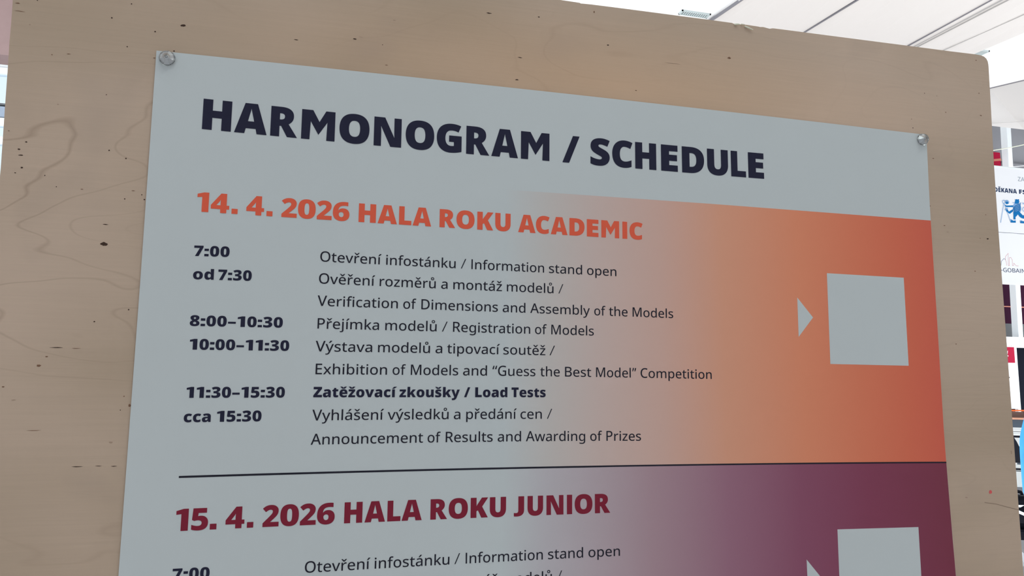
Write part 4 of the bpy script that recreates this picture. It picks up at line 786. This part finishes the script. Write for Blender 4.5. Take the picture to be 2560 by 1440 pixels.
band('maroon_band', lambda u: rule_v(u)-0.3, lambda u: -480.0, M_maroon_band)
N = 26
V = []; F = []
for i in range(N+1):
    u = 29.3+(593.6-29.3)*i/N; c = rule_v(u)
    if i == N: u = ru(c)
    V += [(u/1000, -0.00012, (c+0.60)/1000), (u/1000, -0.00012, (c-(0.60 if u < 300 else 0.50))/1000)]
    if i: k = 2*i; F.append((k-2, k-1, k+1, k))
mesh('dividing_rule', V, F, M_black, poster)
print_poly('code_panel', [[(491.4, -122.2), (491.0, -192.9), (563.1, -193.2), (563.1, -122.6)]], M_paper, -0.00012)
print_poly('code_panel', [[(490.9, -316.4), (490.6, -387.3), (564.0, -388.2), (563.7, -317.4)]], M_paper, -0.00012)
print_poly('pointer_arrow', [[(464.0, -142.4), (463.9, -172.7), (477.3, -157.4)]], M_paper, -0.00012)
print_poly('pointer_arrow', [[(463.4, -336.9), (463.6, -367.2), (476.7, -352.0)]], M_paper, -0.00012)
BASE = {'H1': [-49.4159, -0.012652, 2.25988e-05],
'H2': [-103.734, -0.00422323, 4.51639e-06],
'H3': [-300.469, 0.0142033, -2.36824e-05],
'T1': [-132.954, 0.0184503],
'T2': [-147.536, 0.0122886],
'T3': [-176.665, 0.00676002],
'T4': [-191.312, 0.00565266],
'T5': [-220.974, 0.00774772],
'T6': [-235.826, 0.00996972],
'L1': [-131.702, -0.0036035, 3.21108e-06],
'L2': [-146.333, -0.0029818, 4.64934e-06],
'L3': [-161.431, 0.0029376, -9.01365e-06],
'L4': [-176.621, 0.00717115, -1.51765e-05],
'L5': [-191.795, 0.0130482, -2.94916e-05],
'L6': [-206.357, 0.0116012, -2.38216e-05],
'L7': [-220.765, 0.00763982, -7.79477e-06],
'L8': [-236.126, 0.0174242, -3.51307e-05],
'L9': [-251.675, 0.022118, -4.68622e-05],
'L10': [-329.614, 0.0186563, -3.75793e-05],
'L11': [-344.114, 0.0186563, -3.75793e-05],
'T7': [-328.51636758202636, 0.002],
'T8': [-343.1163675820264, 0.002]}
RUNS = """title	H	b	30.06	47.59	H1	20.31
title	A	b	49.57	69.76	H1	20.31
title	R	b	71.94	88.98	H1	20.31
title	M	b	91.49	113.16	H1	20.31
title	O	b	116.08	135.96	H1	20.31
title	N	b	139.01	157.6	H1	20.31
title	O	b	160.52	180.24	H1	20.31
title	G	b	182.04	199.57	H1	20.31
title	R	b	202.87	219.53	H1	20.31
title	A	b	220.95	240.46	H1	20.31
title	M	b	242.6	263.9	H1	20.31
title	/	b	273.69	286.91	H1	20.31
title	S	b	295.28	310.38	H1	20.31
title	C	b	312.31	328.48	H1	20.31
title	H	b	330.58	347.54	H1	20.31
title	E	b	351.49	365.14	H1	20.31
title	D	b	368.67	387.18	H1	20.31
title	U	b	389.79	407.48	H1	20.31
title	L	b	410.06	422.83	H1	20.31
title	E	b	424.94	438.57	H1	20.31
date_a	1	b	30	36.91	H2	12.68
date_a	4	b	38.24	49.26	H2	12.68
date_a	.	b	50.81	54.49	H2	12.68
date_a	4	b	59.7	70.58	H2	12.68
date_a	.	b	72.18	75.89	H2	12.68
date_a	2	b	81.31	91.01	H2	12.68
date_a	0	b	91.7	102.86	H2	12.68
date_a	2	b	103.6	113.27	H2	12.68
date_a	6	b	113.91	124.69	H2	12.68
date_a	H	b	130.75	142.11	H2	12.68
date_a	A	b	143.35	156.24	H2	12.68
date_a	L	b	157.56	165.92	H2	12.68
date_a	A	b	166.81	179.49	H2	12.68
date_a	R	b	185.23	196.11	H2	12.68
date_a	O	b	196.98	209.64	H2	12.68
date_a	K	b	211.6	223.08	H2	12.68
date_a	U	b	224.43	235.49	H2	12.68
date_a	A	b	241.02	253.73	H2	12.68
date_a	C	b	254.04	264.11	H2	12.68
date_a	A	b	265.05	277.62	H2	12.68
date_a	D	b	279.03	290.5	H2	12.68
date_a	E	b	292.27	301.18	H2	12.68
date_a	M	b	303.42	317.25	H2	12.68
date_a	I	b	319.82	323.57	H2	12.68
date_a	C	b	325.41	335.79	H2	12.68
date_b	1	b	29.2	36.13	H3	12.93
date_b	5	b	37.97	47.39	H3	12.93
date_b	.	b	48.52	52.32	H3	12.93
date_b	4	b	57.43	68.33	H3	12.93
date_b	.	b	69.9	73.62	H3	12.93
date_b	2	b	78.89	88.53	H3	12.93
date_b	0	b	89.36	100.49	H3	12.93
date_b	2	b	101.15	110.85	H3	12.93
date_b	6	b	111.53	122.38	H3	12.93
date_b	H	b	128.29	139.57	H3	12.93
date_b	A	b	141.03	154.01	H3	12.93
date_b	L	b	155.44	163.84	H3	12.93
date_b	A	b	164.57	177.64	H3	12.93
date_b	R	b	183.28	194.28	H3	12.93
date_b	O	b	195.33	208.13	H3	12.93
date_b	K	b	210.01	221.82	H3	12.93
date_b	U	b	223.03	234.15	H3	12.93
date_b	J	b	239.6	246.73	H3	12.93
date_b	U	b	249.11	260.07	H3	12.93
date_b	N	b	262.49	274.6	H3	12.93
date_b	I	b	277.09	280.88	H3	12.93
date_b	O	b	282.72	295.63	H3	12.93
date_b	R	b	297.46	308.73	H3	12.93
times_a	7:00	b	29.97	51.04	T1	6.68
times_a	od	b	30.26	42.45	T2	6.68
times_a	7:30	b	45.03	65.12	T2	6.68
times_a	8:00–10:30	b	30.08	85.49	T3	6.68
times_a	10:00–11:30	b	30.83	90.05	T4	6.68
times_a	11:30–15:30	b	30.68	88.69	T5	6.68
times_a	cca	b	30.03	45.51	T6	6.68
times_a	15:30	b	49.08	75.3	T6	6.68
prog_a	Otevření	r	107.03	146.66	L1	6.78
prog_a	infostánku	r	149.81	196.93	L1	6.78
prog_a	/	r	200.58	204.22	L1	6.78
prog_a	Information	r	207.96	260.21	L1	6.78
prog_a	stand	r	263.78	288.55	L1	6.78
prog_a	open	r	292.34	314.79	L1	6.78
prog_a	Ověření	r	106.82	142.93	L2	6.78
prog_a	rozměrů	r	145.97	183.51	L2	6.78
prog_a	a	r	187.27	191.64	L2	6.78
prog_a	montáž	r	195.61	229.73	L2	6.78
prog_a	modelů	r	233.25	267.17	L2	6.78
prog_a	/	r	270.81	274.4	L2	6.78
prog_a	Verification	r	106.44	158.39	L3	6.78
prog_a	of	r	162.01	170.66	L3	6.78
prog_a	Dimensions	r	174.11	226.99	L3	6.78
prog_a	and	r	230.43	246.69	L3	6.78
prog_a	Assembly	r	250.19	294.31	L3	6.78
prog_a	of	r	297.67	306.2	L3	6.78
prog_a	the	r	308.88	323.19	L3	6.78
prog_a	Models	r	327.11	359.16	L3	6.78
prog_a	Přejímka	r	107.06	146.44	L4	6.78
prog_a	modelů	r	150.54	184.75	L4	6.78
prog_a	/	r	188.4	192.18	L4	6.78
prog_a	Registration	r	195.95	250.26	L4	6.78
prog_a	of	r	253.77	262.31	L4	6.78
prog_a	Models	r	265.63	297.24	L4	6.78
prog_a	Výstava	r	106.4	142.43	L5	6.78
prog_a	modelů	r	146.24	180.59	L5	6.78
prog_a	a	r	184.35	188.87	L5	6.78
prog_a	tipovací	r	192.21	228.68	L5	6.78
prog_a	soutěž	r	231.22	261.34	L5	6.78
prog_a	/	r	264.39	268.3	L5	6.78
prog_a	Exhibition	r	107.01	152.52	L6	6.78
prog_a	of	r	156.17	164.8	L6	6.78
prog_a	Models	r	168.17	200.04	L6	6.78
prog_a	and	r	203.39	219.89	L6	6.78
prog_a	“Guess	r	223.65	254.2	L6	6.78
prog_a	the	r	257.66	271.87	L6	6.78
prog_a	Best	r	275.72	295.12	L6	6.78
prog_a	Model	r	298.79	325.19	L6	6.78
prog_a	”	r	326.32	329.38	L6	6.78
prog_a	Competition	r	332.79	389.29	L6	6.78
prog_b	Zatěžovací	b	106.21	159.35	L7	6.6
prog_b	zkoušky	b	161.03	201.36	L7	6.6
prog_b	/	b	204.31	208.45	L7	6.6
prog_b	Load	b	211.92	234.34	L7	6.6
prog_b	Tests	b	237.24	261.64	L7	6.6
prog_a	Vyhlášení	r	106.1	151.3	L8	6.78
prog_a	výsledků	r	153.8	194.05	L8	6.78
prog_a	a	r	197.61	202.03	L8	6.78
prog_a	předání	r	206.01	241.07	L8	6.78
prog_a	cen	r	243.72	258.93	L8	6.78
prog_a	/	r	262.62	266.39	L8	6.78
prog_a	Announcement	r	105.82	177.3	L9	6.78
prog_a	of	r	180.36	188.99	L9	6.78
prog_a	Results	r	192.4	224.4	L9	6.78
prog_a	and	r	227.93	244.25	L9	6.78
prog_a	Awarding	r	247.65	290.5	L9	6.78
prog_a	of	r	294.24	303.05	L9	6.78
prog_a	Prizes	r	306.28	332.47	L9	6.78
prog_c	Otevření	r	105.45	145.51	L10	6.78
prog_c	infostánku	r	148.28	196.41	L10	6.78
prog_c	/	r	199.79	203.41	L10	6.78
prog_c	Information	r	207.2	260.02	L10	6.78
prog_c	stand	r	263.71	288.73	L10	6.78
prog_c	open	r	292.63	315.72	L10	6.78
prog_c	Ověření	r	106.08	142.19	L11	6.78
prog_c	rozměrů	r	145.23	182.77	L11	6.78
prog_c	a	r	186.53	190.9	L11	6.78
prog_c	montáž	r	194.87	228.99	L11	6.78
prog_c	modelů	r	232.51	266.43	L11	6.78
prog_c	/	r	270.07	273.66	L11	6.78
times_b	7:00	b	29.16	49.96	T7	6.68
times_b	od	b	29.45	41.64	T8	6.68
times_b	7:30	b	44.22	64.31	T8	6.68"""
PART = {'title': ('title_lettering', M_navy), 'date_a': ('orange_date_lettering', M_redink), 'date_b': ('maroon_date_lettering', M_maroon), 'times_a': ('time_lettering', M_navy),
        'times_b': ('time_lettering', M_navy), 'prog_a': ('programme_lettering', M_black), 'prog_b': ('bold_programme_lettering', M_navy), 'prog_c': ('programme_lettering', M_black)}
parts = {}
for ln in RUNS.split('\n'):
    g, txt, w, u0, u1, k, cap = ln.split('\t')
    V, F = parts.setdefault((g, k), ([], []))
    word_geo(txt, w, float(u0), float(u1), BASE[k], float(cap), V, F, -0.00016)
for (g, k), (V, F) in parts.items():
    n, m = PART[g]; mesh(n, V, F, m, poster)

def pin(u, v, rz, tilt, label):
    t = empty('push_pin', (u/1000, -0.0001, ZT+v/1000)); t.rotation_euler = (math.radians(90)+tilt, rz, 0)
    bm = bmesh.new()
    # faceted clear domed knob
    add_lathe(bm, [(0, 0.0), (0.0044, 0.0), (0.0050, 0.0006), (0.0051, 0.0013), (0.0046, 0.0026), (0.0036, 0.0040), (0.0021, 0.0049), (0, 0.0052)], 11)
    bm_obj('pin_knob', bm, M_pin, t, smooth=False)
    bm = bmesh.new(); add_lathe(bm, [(0, 0.0002), (0.0036, 0.0002), (0.0030, 0.0010), (0.0012, 0.0026), (0, 0.0029)], 7); bm_obj('pin_glint_cone', bm, M_steel, t)  # steel cone added inside the knob to give dark and bright glints
    bm = bmesh.new(); add_tube(bm, [(0, 0, -0.010), (0, 0, 0.004)], [0.0002, 0.0009], 8); bm_obj('pin_needle', bm, M_steel, t, smooth=True)
    return tag(t, label, 'push pin', 'clear push pins holding the poster')
pin(6.9, -5.4, 0.3, 0.0, 'clear plastic push pin in the poster corner above the word HARMONOGRAM')
pin(588.9, -5.4, 1.4, 0.0, 'clear plastic push pin in the poster corner near the rounded board corner')

# ------------------------------------------------------------------ tables, counter, chairs at the right
RZ = math.radians(-47.8)
VX = Vector((0.672, -0.741)); VY = Vector((0.741, 0.672))     # across and along the view to the right
def table(near, far, shift, wid, z, m, label, thick=0.014, under_m=None):
    a = Vector(near); b = Vector(far); c = (a+b)/2+VX*shift; h = (b-a).length/2
    t = empty('white_table', (c.x, c.y, 0), RZ)
    box('tabletop', -wid/2, wid/2, -h, h, z-thick, z, M_table, t, bev=0.003)
    box('apron', -wid/2+0.02, wid/2-0.02, -h+0.015, h-0.02, z-thick-0.09, z-thick, under_m or M_blackp, t)
    for sx in (-1, 1):
        for sy in (-1, 1):
            x = sx*(wid/2-0.06); y = sy*(h-0.06)
            box('leg', x-0.02, x+0.02, y-0.02, y+0.02, 0, z-thick, M_steel, t)
    return tag(t, label, 'table', 'white tables right of the board')
table((11.02, 9.43), (11.85, 10.13), 0.15, 1.3, 0.90, M_white, 'white table just in front of the slate counter')
table((9.98, 8.58), (10.62, 9.17), 0.15, 1.2, 0.90, M_white, 'narrow white table second from the slate counter')
table((8.35, 7.06), (9.62, 8.22), 0.15, 1.2, 0.88, M_white, 'white table behind the black chair with the rounded back')
table((7.04, 5.80), (7.47, 6.19), 0.10, 1.0, 0.75, M_white, 'narrow white table behind the black strip near the blue jacket')
t4 = table((5.90, 4.74), (6.88, 5.62), 0.10, 1.0, 0.75, M_white, 'white table nearest to the black bag', under_m=M_grey)
ct = empty('counter', (12.75, 11.0, 0), RZ)
box('counter_body', -1.0, 0.9, -0.25, 0.30, 0, 1.003, M_counter, ct); box('counter_top', -1.05, 0.95, -0.30, 0.35, 1.003, 1.035, M_wood, ct, bev=0.005)
tag(ct, 'slate grey counter with a warm wooden top edge', 'counter')
for k, (x, w, d, h, lab) in enumerate(((-0.35, 0.34, 0.22, 0.16, 'brown cardboard box on the wooden counter top, further left'), (0.02, 0.30, 0.20, 0.10, 'low brown cardboard box on the wooden counter top beside the taller one'))):
    p = Vector((12.75, 11.0))+VX*x
    b = empty('cardboard_box', (p.x, p.y, 1.035), RZ)
    box('box_body', -w/2, w/2, -d/2, d/2, 0, h, M_card, b, bev=0.003)
    box('box_tape', -0.025, 0.025, -d/2-0.001, d/2+0.001, h, h+0.002, M_tan, b)
    tag(b, lab, 'box', 'boxes on the counter')
p = Vector((12.75, 11.0))+VX*0.28
bt = empty('water_bottle', (p.x, p.y, 1.035))
bm = bmesh.new(); add_lathe(bm, [(0, 0), (0.033, 0), (0.035, 0.02), (0.033, 0.06), (0.035, 0.1), (0.033, 0.14), (0.035, 0.17), (0.014, 0.22), (0.013, 0.235), (0, 0.235)], 20); bm_obj('bottle_body', bm, M_clear, bt, smooth=True)
bm = bmesh.new(); add_lathe(bm, [(0, 0.232), (0.016, 0.232), (0.016, 0.25), (0, 0.25)], 16); bm_obj('bottle_cap', bm, M_white, bt)
tag(bt, 'clear plastic water bottle standing on the counter', 'bottle')

def post_barrier():
    t = empty('tape_barrier', (12.0, 10.45, 0), RZ)
    a = Vector((-1.15, 0.0, 0)); b = Vector((0.95, 0.0, 0))
    for p in (a, b):
        bm = bmesh.new(); add_lathe(bm, [(0, 0), (0.16, 0), (0.16, 0.015), (0.03, 0.04), (0.025, 0.06), (0.025, 1.21), (0.03, 1.23), (0, 1.24)], 20); bm_obj('barrier_post', bm, M_blackp, t, loc=tuple(p), smooth=False)
    bm = bmesh.new()
    n = 12
    pts = [(a.x+(b.x-a.x)*i/n, 0, 1.19-0.01*math.sin(math.pi*i/n)) for i in range(n+1)]
    A = [[bm.verts.new((x, y+dy, z+dz)) for dy, dz in ((-0.001, -0.012), (-0.001, 0.012), (0.001, 0.012), (0.001, -0.012))] for x, y, z in pts]
    for q, r in zip(A, A[1:]):
        for k in range(4): bm.faces.new((q[k], q[(k+1) % 4], r[(k+1) % 4], r[k]))
    bm.faces.new(A[0]); bm.faces.new(A[-1][::-1])
    bm_obj('orange_tape', bm, M_tape, t)
    return tag(t, 'orange tape stretched between two black posts in front of the counter', 'barrier')
post_barrier()

def chair(loc, rz, label, seat_z=0.45, back=(0.70, 1.10), m=M_blackp):
    t = empty('black_chair', (*loc, 0), rz)
    bm = bmesh.new(); add_box(bm, -0.23, 0.23, -0.22, 0.22, seat_z-0.04, seat_z, 0.015); bm_obj('seat', bm, m, t)
    # curved backrest with rounded upper corners
    bm = bmesh.new(); n = 14; rows = []
    z0, z1 = back
    for i in range(n+1):
        s = -1+2*i/n; x = 0.25*s; y = 0.24-0.06*s*s
        zt = z1-(z1-z0)*0.62*max(0, (abs(s)-0.35)/0.65)**2.0; zb = z0+0.02*abs(s)
        rows.append([bm.verts.new(c) for c in ((x, y, zb), (x, y+0.03, zb), (x, y+0.045, zt), (x, y+0.015, zt))])
    for q, r in zip(rows, rows[1:]):
        for k in range(4): bm.faces.new((q[k], q[(k+1) % 4], r[(k+1) % 4], r[k]))
    bm.faces.new(rows[0]); bm.faces.new(rows[-1][::-1])
    bm_obj('backrest', bm, m, t, smooth=False)
    for sx in (-1, 1):
        bm = bmesh.new(); add_tube(bm, [(sx*0.19, 0.20, seat_z-0.03), (sx*0.19, 0.235, (seat_z+z0)/2), (sx*0.19, 0.225, z0+0.05)], 0.012, 8); bm_obj('back_support', bm, M_steel, t)
        for sy in (-1, 1):
            bm = bmesh.new(); add_tube(bm, [(sx*0.19, sy*0.18, seat_z-0.02), (sx*0.22, sy*0.22, 0)], 0.013, 8); bm_obj('leg', bm, M_steel, t)
    return tag(t, label, 'chair', 'black chairs')
chair((7.68, 6.65), RZ, 'black chair with a rounded back in front of the white tables')
c2 = chair((5.62, 4.62), RZ+0.25, 'black chair behind the blue jacket holding the black bag', 0.46, (0.30, 0.31+0.2))
# bag on that chair
bg_ = empty('black_bag', (5.60, 4.58, 0.462), RZ)
bm = bmesh.new(); add_box(bm, -0.20, 0.20, -0.16, 0.06, 0.0, 0.25, 0.05); bm_obj('bag_body', bm, M_blackp, bg_, smooth=True)
bm = bmesh.new(); add_tube(bm, [(-0.09, 0, 0.24), (-0.08, 0, 0.27), (0, 0, 0.283), (0.08, 0, 0.27), (0.09, 0, 0.24)], 0.014, 8); bm_obj('bag_handle', bm, M_blackp, bg_, smooth=True)
V, F = flat_polys([[(-0.02, 0.165), (0.07, 0.170), (0.10, 0.190), (-0.01, 0.185)], [(-0.02, 0.115), (0.05, 0.125), (0.12, 0.095), (0.12, 0.120), (0.05, 0.150), (-0.02, 0.140)]], -0.1625); mesh('white_print', V, F, M_banner, bg_)
tag(bg_, 'black bag with white print lying on a black chair', 'bag')
wb = empty('white_crate', (4.645, 3.632, 0), RZ)
tag(wb, 'white crate on the floor beside the legs of the person', 'crate')
bm = bmesh.new()
add_box(bm, -0.42, 0.0, -0.12, 0.20, 0, 0.43, 0.01); bm_obj('crate_body', bm, M_white, wb)
box('crate_lid', -0.43, 0.01, -0.13, 0.21, 0.43, 0.46, M_banner, wb, bev=0.005)
fl = box('black_folder', -0.45, 0.40, -0.05, 0.06, 0, 0.012, M_blackp, None, loc=(7.0, 5.72, 0.752), rot=(0, 0, RZ))
tag(fl, 'black flat strip lying across the narrow white tables', 'folder')

# ------------------------------------------------------------------ person in the blue jacket
def skin_body(name, nodes, edges, m, parent, lev=2):
    """nodes: (x, y, z, radius); one continuous surface grown along the edges"""
    me = bpy.data.meshes.new(name); me.from_pydata([n[:3] for n in nodes], edges, []); me.materials.append(m)
    o = link(name, me, parent)
    sk = o.modifiers.new('skin', 'SKIN'); sk.use_smooth_shade = True
    me = o.data
    if not me.skin_vertices: 
        bm = bmesh.new(); bm.from_mesh(me); bm.verts.layers.skin.verify(); bm.to_mesh(me); bm.free()
    for sv, n in zip(me.skin_vertices[0].data, nodes):
        r = n[3]; sv.radius = r if isinstance(r, tuple) else (r, r)
    me.skin_vertices[0].data[0].use_root = True
    ss = o.modifiers.new('smooth', 'SUBSURF'); ss.levels = lev; ss.render_levels = lev
    return o
per = empty('person', (4.668, 3.234, 0), RZ)
nodes = [(0, 0, 0.90, (0.14, 0.10)), (0, 0, 1.08, (0.135, 0.10)), (0, 0.0, 1.25, (0.155, 0.105)), (0, 0, 1.36, (0.13, 0.085)), (0, 0.01, 1.43, 0.055), (0, 0.025, 1.50, 0.07), (0, 0.03, 1.58, (0.078, 0.095)), (0, 0.025, 1.65, (0.06, 0.075))]
edges = [(i, i+1) for i in range(7)]
def chain(start, pts):
    i = start
    for p in pts:
        nodes.append(p); edges.append((i, len(nodes)-1)); i = len(nodes)-1
    return i
for s in (-1, 1):
    w = chain(3, [(s*0.17, 0, 1.36, 0.055), (s*0.215, 0.0, 1.22, 0.047), (s*0.222, 0.01, 0.93, 0.042), (s*0.20, 0.16, 0.93, 0.036), (s*0.15, 0.27, 1.00, 0.027)])
    w = chain(w, [(s*0.135, 0.325, 1.05, (0.036, 0.018))])
    for k, (dx, ln) in enumerate(((-0.028, 0.062), (-0.010, 0.072), (0.009, 0.068), (0.026, 0.054))):
        chain(w, [(s*0.135+dx, 0.355, 1.048, 0.009), (s*0.135+dx*1.1, 0.355+ln*0.55, 1.040, 0.0085), (s*0.135+dx*1.1, 0.355+ln, 1.022, 0.007)])
    chain(w, [(s*0.135-s*0.035, 0.335, 1.045, 0.010), (s*0.135-s*0.05, 0.365, 1.03, 0.008)])
    chain(0, [(s*0.09, 0, 0.80, 0.088), (s*0.10, 0.01, 0.48, 0.058), (s*0.10, -0.01, 0.30, 0.054), (s*0.10, -0.02, 0.09, 0.037), (s*0.105, 0.08, 0.045, 0.038), (s*0.11, 0.14, 0.04, 0.03)])
skin_body('body', nodes, edges, M_skin, per)
nodes = [(0, -0.005, 0.74, (0.235, 0.165)), (0, 0, 0.98, (0.205, 0.145)), (0, 0, 1.22, (0.185, 0.13)), (0, 0, 1.345, (0.155, 0.105)), (0, 0.005, 1.42, (0.085, 0.08))]
edges = [(i, i+1) for i in range(4)]
for s in (-1, 1):
    chain(3, [(s*0.19, 0, 1.345, 0.080), (s*0.222, 0.0, 1.20, 0.066), (s*0.226, 0.01, 0.89, 0.062), (s*0.21, 0.15, 0.90, 0.054), (s*0.17, 0.24, 0.95, 0.046)])
skin_body('jacket', nodes, edges, M_jacket, per)
bm = bmesh.new(); add_tube(bm, [(0.068*math.cos(a), 0.012+0.062*math.sin(a), 1.418-0.012*math.sin(a)) for a in [2*math.pi*i/20 for i in range(21)]], 0.017, 8); bm_obj('jacket_collar', bm, M_jacket, per, smooth=True)
nodes = [(0, 0, 1.02, (0.15, 0.11)), (0, 0, 0.86, (0.165, 0.12))]; edges = [(0, 1)]
for s in (-1, 1): chain(1, [(s*0.10, 0, 0.72, 0.10), (s*0.105, 0.01, 0.48, 0.078), (s*0.105, -0.01, 0.28, 0.07), (s*0.105, -0.015, 0.10, 0.062)])
skin_body('trousers', nodes, edges, M_trouser, per)
for s in (-1, 1):
    bm = bmesh.new(); bmesh.ops.create_uvsphere(bm, u_segments=16, v_segments=10, radius=1)
    for v in bm.verts: v.co = Vector((s*0.108+v.co.x*0.05, 0.055+v.co.y*0.14, max(0.0, 0.045+v.co.z*0.05)))
    bm_obj('shoe', bm, M_shoe, per, smooth=True)
bm = bmesh.new(); bmesh.ops.create_uvsphere(bm, u_segments=24, v_segments=16, radius=1)
bmesh.ops.delete(bm, geom=[v for v in bm.verts if v.co.y > 0.35 and v.co.z < 0.35 or v.co.z < -0.75], context='VERTS')
for v in bm.verts: v.co = Vector((v.co.x*0.088, 0.012+v.co.y*0.106, 1.60+v.co.z*0.108))
bm_obj('hair', bm, M_hair, per, smooth=True)
for s in (-1, 1):
    bm = bmesh.new(); bmesh.ops.create_uvsphere(bm, u_segments=12, v_segments=8, radius=1)
    for v in bm.verts: v.co = Vector((s*0.082+v.co.x*0.008, 0.03+v.co.y*0.018, 1.575+v.co.z*0.03))
    bm_obj('ear', bm, M_skin, per, smooth=True)
    bm = bmesh.new(); bmesh.ops.create_uvsphere(bm, u_segments=12, v_segments=8, radius=0.011)
    bm_obj('eye', bm, M_banner, per, loc=(s*0.032, 0.115, 1.585), smooth=True)
bm = bmesh.new(); add_tube(bm, [(0, 0.122, 1.59), (0, 0.142, 1.553), (0, 0.12, 1.545)], [0.007, 0.013, 0.008], 8); bm_obj('nose', bm, M_skin, per, smooth=True)
bm = bmesh.new(); add_tube(bm, [(-0.024, 0.108, 1.523), (0, 0.118, 1.520), (0.024, 0.108, 1.523)], [0.003, 0.006, 0.003], 6); bm_obj('mouth', bm, M_rose, per, smooth=True)
tag(per, 'person in a bright blue jacket and dark trousers, cut by the frame edge', 'person')
